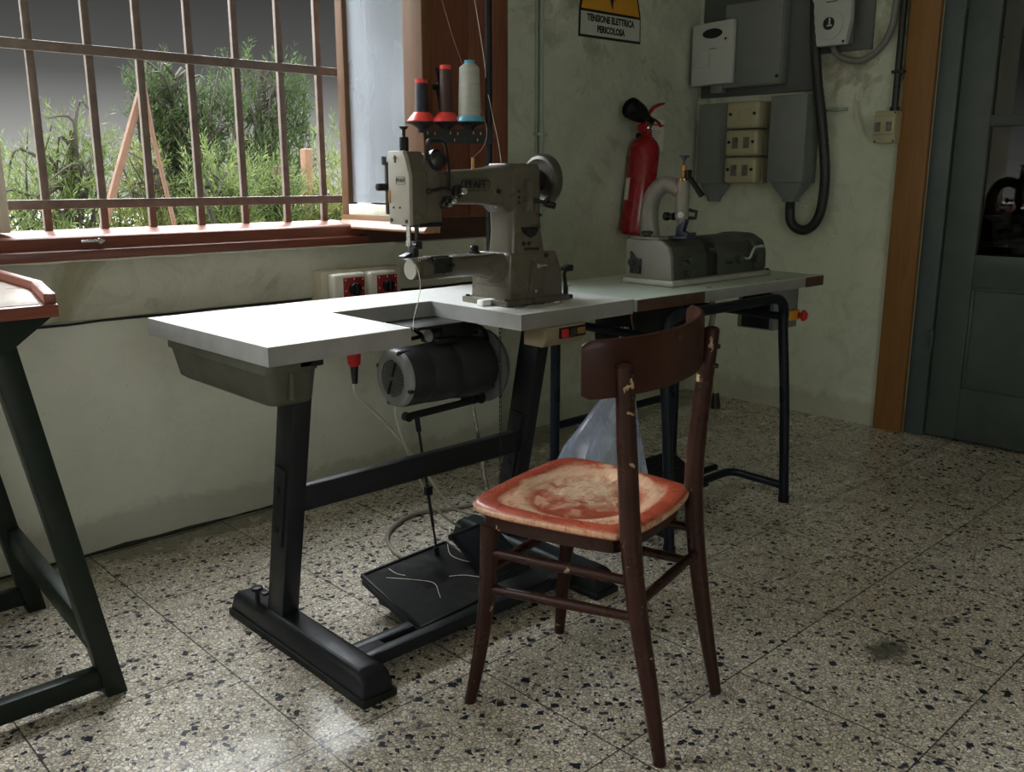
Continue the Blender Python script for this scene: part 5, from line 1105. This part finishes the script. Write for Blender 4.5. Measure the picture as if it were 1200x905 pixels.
fusebox('grey switchgear box with funnel outlet nearest the corner, left of the cream boxes', .045, -.145, 1.072, 1.452, .06)
fusebox('grey switchgear box with funnel outlet right of the cream boxes, beside the black hose', -.392, -.572, 1.078, 1.462, .125)
for i, (z0, z1, lab) in enumerate(((1.325, 1.448, 'topmost of the three cream fuse boxes stacked between the grey boxes'), (1.200, 1.320, 'middle one of the three cream fuse boxes stacked between the grey boxes'), (1.074, 1.195, 'lowest of the three cream fuse boxes stacked between the grey boxes'))):
    y0, y1 = -.150 - .001 * i, -.330 + .001 * i
    t = thing('fuse_box', lab, 'fuse box', (-.06, -.24, z0), 0, 'cream fuse boxes')
    link('back_case', bx(new(), (-.055, y1, z0 + .002), (0, y0, z1 - .002), .006), M_CREAM, t)
    link('cover', bx(new(), (-.12, y1 + .002, z0), (-.05, y0 - .002, z1), .018, 4), M_CREAM, t)
    yc = (y0 + y1) / 2; zc = (z0 + z1) / 2
    for dy in (.030, -.030):
        bm = new(); bx(bm, (-.1215, yc + dy - .016, zc - .026), (-.119, yc + dy + .016, zc + .026), .001); link('fuse_window', bm, M_CREAM_D if i else M_CREAM, t)
    for dy in (.062, -.066):
        bm = new(); cyl(bm, (-.116, yc + dy, zc + .004), (-.124, yc + dy, zc + .004), .0075); cyl(bm, (-.123, yc + dy, zc + .004), (-.126, yc + dy, zc + .004), .006, seg=6); link('screw', bm, M_INK, t)
# thick black hose from above, looping up into the right-hand box
P = cr([(-.06, -.535, 2.9), (-.06, -.540, 2.2), (-.07, -.548, 1.80), (-.075, -.580, 1.55), (-.07, -.618, 1.34), (-.06, -.645, 1.13), (-.055, -.640, .985), (-.055, -.615, .905), (-.055, -.570, .868), (-.055, -.525, .872), (-.055, -.490, .905), (-.055, -.482, .96), (-.055, -.482, .995)], 14)
solo('corrugated_hose', tube(new(), P, [.0215 * (1 + .05 * (k % 2)) for k in range(len(P))], 14), M_HOSE, 'thick black corrugated hose looping from above into the right grey box', 'hose', (-.055, -.55, .86))
bm = new(); cyl(bm, (-.0, -.60, 1.395), (-.0, -.70, 1.395), .008); bx(bm, (-.085, -.66, 1.388), (0, -.645, 1.402), .002); bx(bm, (-.02, -.70, 1.388), (0, -.56, 1.402), .002); solo('hose_clip', bm, M_CONDUIT, 'pale metal clip holding the black hose to the wall', 'clip', (0, -.65, 1.39))
P = cr([(-.03, -.62, 1.66), (-.03, -.645, 1.625), (-.03, -.70, 1.597), (-.03, -.77, 1.592), (-.03, -.83, 1.625), (-.03, -.872, 1.69), (-.03, -.888, 1.80), (-.03, -.89, 2.2), (-.03, -.89, 2.9)], 12)
solo('flexible_pipe', tube(new(), P, [.013 * (1 + .04 * (k % 2)) for k in range(len(P))], 12), M_PIPE_GREY, 'grey flexible pipe curving under the meter and up the wall', 'pipe', (-.03, -.75, 1.59))
# breaker box and the dark conduit above it
bk = thing('breaker_box', 'small cream breaker box beside the ochre board at the door', 'breaker box', (-.05, -.90, 1.243))
link('case', bx(new(), (-.075, -.955, 1.243), (0, -.860, 1.372), .004), M_CREAM, bk)
link('cover', bx(new(), (-.085, -.953, 1.278), (-.073, -.862, 1.352), .003), M_CREAM, bk)
for y in (-.882, -.930): bm = new(); bx(bm, (-.090, y - .010, 1.29), (-.084, y + .012, 1.328), .001); bx(bm, (-.098, y - .004, 1.312), (-.088, y + .005, 1.322), .001); link('breaker_switch', bm, M_CREAM_D, bk)
for y, z in ((-.868, 1.250), (-.947, 1.250), (-.947, 1.365)): bm = new(); cyl(bm, (-.074, y, z), (-.0765, y, z), .004); link('screw', bm, M_INK, bk)
bm = new(); cyl(bm, (-.03, -.922, 1.37), (-.03, -.922, 2.9), .0135, seg=14); cyl(bm, (-.03, -.922, 1.37), (-.03, -.922, 1.39), .019, seg=14); cyl(bm, (-.012, -.946, 1.50), (-.012, -.946, 2.9), .007); bx(bm, (-.046, -.955, 1.524), (0, -.900, 1.536), .002)
solo('wall_conduit', bm, M_DARKMETAL, 'dark conduit rising from the cream breaker box beside the ochre board', 'conduit', (-.03, -.922, 1.37))
# ------------------------------------------------------------------ sky, camera
W = bpy.data.worlds.new('sky'); scene.world = W; W.use_nodes = True; nt = W.node_tree; nt.nodes.clear()
out = N(nt, 'ShaderNodeOutputWorld'); bg = N(nt, 'ShaderNodeBackground'); L(nt, bg.outputs[0], out.inputs[0])
tc = N(nt, 'ShaderNodeTexCoord'); sz = N(nt, 'ShaderNodeSeparateXYZ'); L(nt, tc.outputs['Generated'], sz.inputs[0])
# overcast: pale haze along the horizon, a dark bank of cloud above it, a bright cloud ceiling overhead
zf = math_(nt, 'MAXIMUM', sz.outputs[2], 0.0)
col = ramp(nt, zf, [(0, (.92, .92, .88)), (.30, (.85, .87, .85)), (.50, (.92, .97, 1.0)), (1, (.92, .97, 1.0))])
stg = ramp(nt, math_(nt, 'ADD', zf, 0), [(0.0, SKY_H), (.045, SKY_H * .6), (.10, SKY_D * 1.9), (.17, SKY_D), (.23, SKY_D), (.36, .8), (.48, 1.0), (1, 1.0)])
# the cloud bank hangs over the garden side only; the even sky behind the house is added for fill
side = N(nt, 'ShaderNodeMapRange'); side.inputs['From Min'].default_value = -.25; side.inputs['From Max'].default_value = .15; L(nt, sz.outputs[1], side.inputs['Value'])
stg = mix(nt, side.outputs[0], (SKY_B, SKY_B, SKY_B), stg)
L(nt, col, bg.inputs['Color']); L(nt, math_(nt, 'MULTIPLY', stg, SKY_S), bg.inputs['Strength'])
# light portals in the seen and added openings help the sky light to be sampled through them
def portal(name, loc, rot, sx, sy):
    l = bpy.data.lights.new(name, 'AREA'); l.shape = 'RECTANGLE'; l.size = sx; l.size_y = sy; l.cycles.is_portal = True
    o = bpy.data.objects.new(name, l); COL.objects.link(o); o.location = loc; o.rotation_euler = rot
portal('window_portal', ((WIN[0] + WIN[1]) / 2, .27, 1.62), (-PI / 2, 0, 0), WIN[1] - WIN[0], 1.45)
portal('side_fill_portal', ((WIN_FILL[0] + WIN_FILL[1]) / 2, .27, 1.62), (-PI / 2, 0, 0), WIN_FILL[1] - WIN_FILL[0], 1.45)
portal('back_fill_portal', ((WB_FILL[0] + WB_FILL[1]) / 2, -5.58, 1.4), (PI / 2, 0, 0), WB_FILL[1] - WB_FILL[0], 1.2)
cam = bpy.data.cameras.new('camera'); co = bpy.data.objects.new('camera', cam); COL.objects.link(co)
a = math.radians(46.50); p = math.radians(12.846)
fh = Vector((math.cos(a), math.sin(a), 0)); rt = Vector((math.sin(a), -math.cos(a), 0)); up = Vector((0, 0, 1))
fw = fh * math.cos(p) - up * math.sin(p); uv = up * math.cos(p) + fh * math.sin(p)
M = Matrix((rt, uv, -fw)).transposed().to_4x4(); M.translation = (-3.944, -2.714, 1.10)
co.matrix_world = M
cam.sensor_fit = 'HORIZONTAL'; cam.sensor_width = 36; cam.lens = 36 * 1070 / 1200; cam.clip_start = .02; cam.clip_end = 200
scene.camera = co
vs = scene.view_settings; vs.view_transform = 'Standard'; vs.look = 'None'; vs.exposure = EXPOSURE; vs.gamma = 1.0; vs.use_curve_mapping = False
scene.display_settings.display_device = 'sRGB'
cy = scene.cycles; cy.use_denoising = True; cy.max_bounces = 10; cy.diffuse_bounces = 5; cy.glossy_bounces = 4; cy.transmission_bounces = 6; cy.transparent_max_bounces = 16
cy.sample_clamp_indirect = 6; cy.caustics_reflective = False; cy.caustics_refractive = False
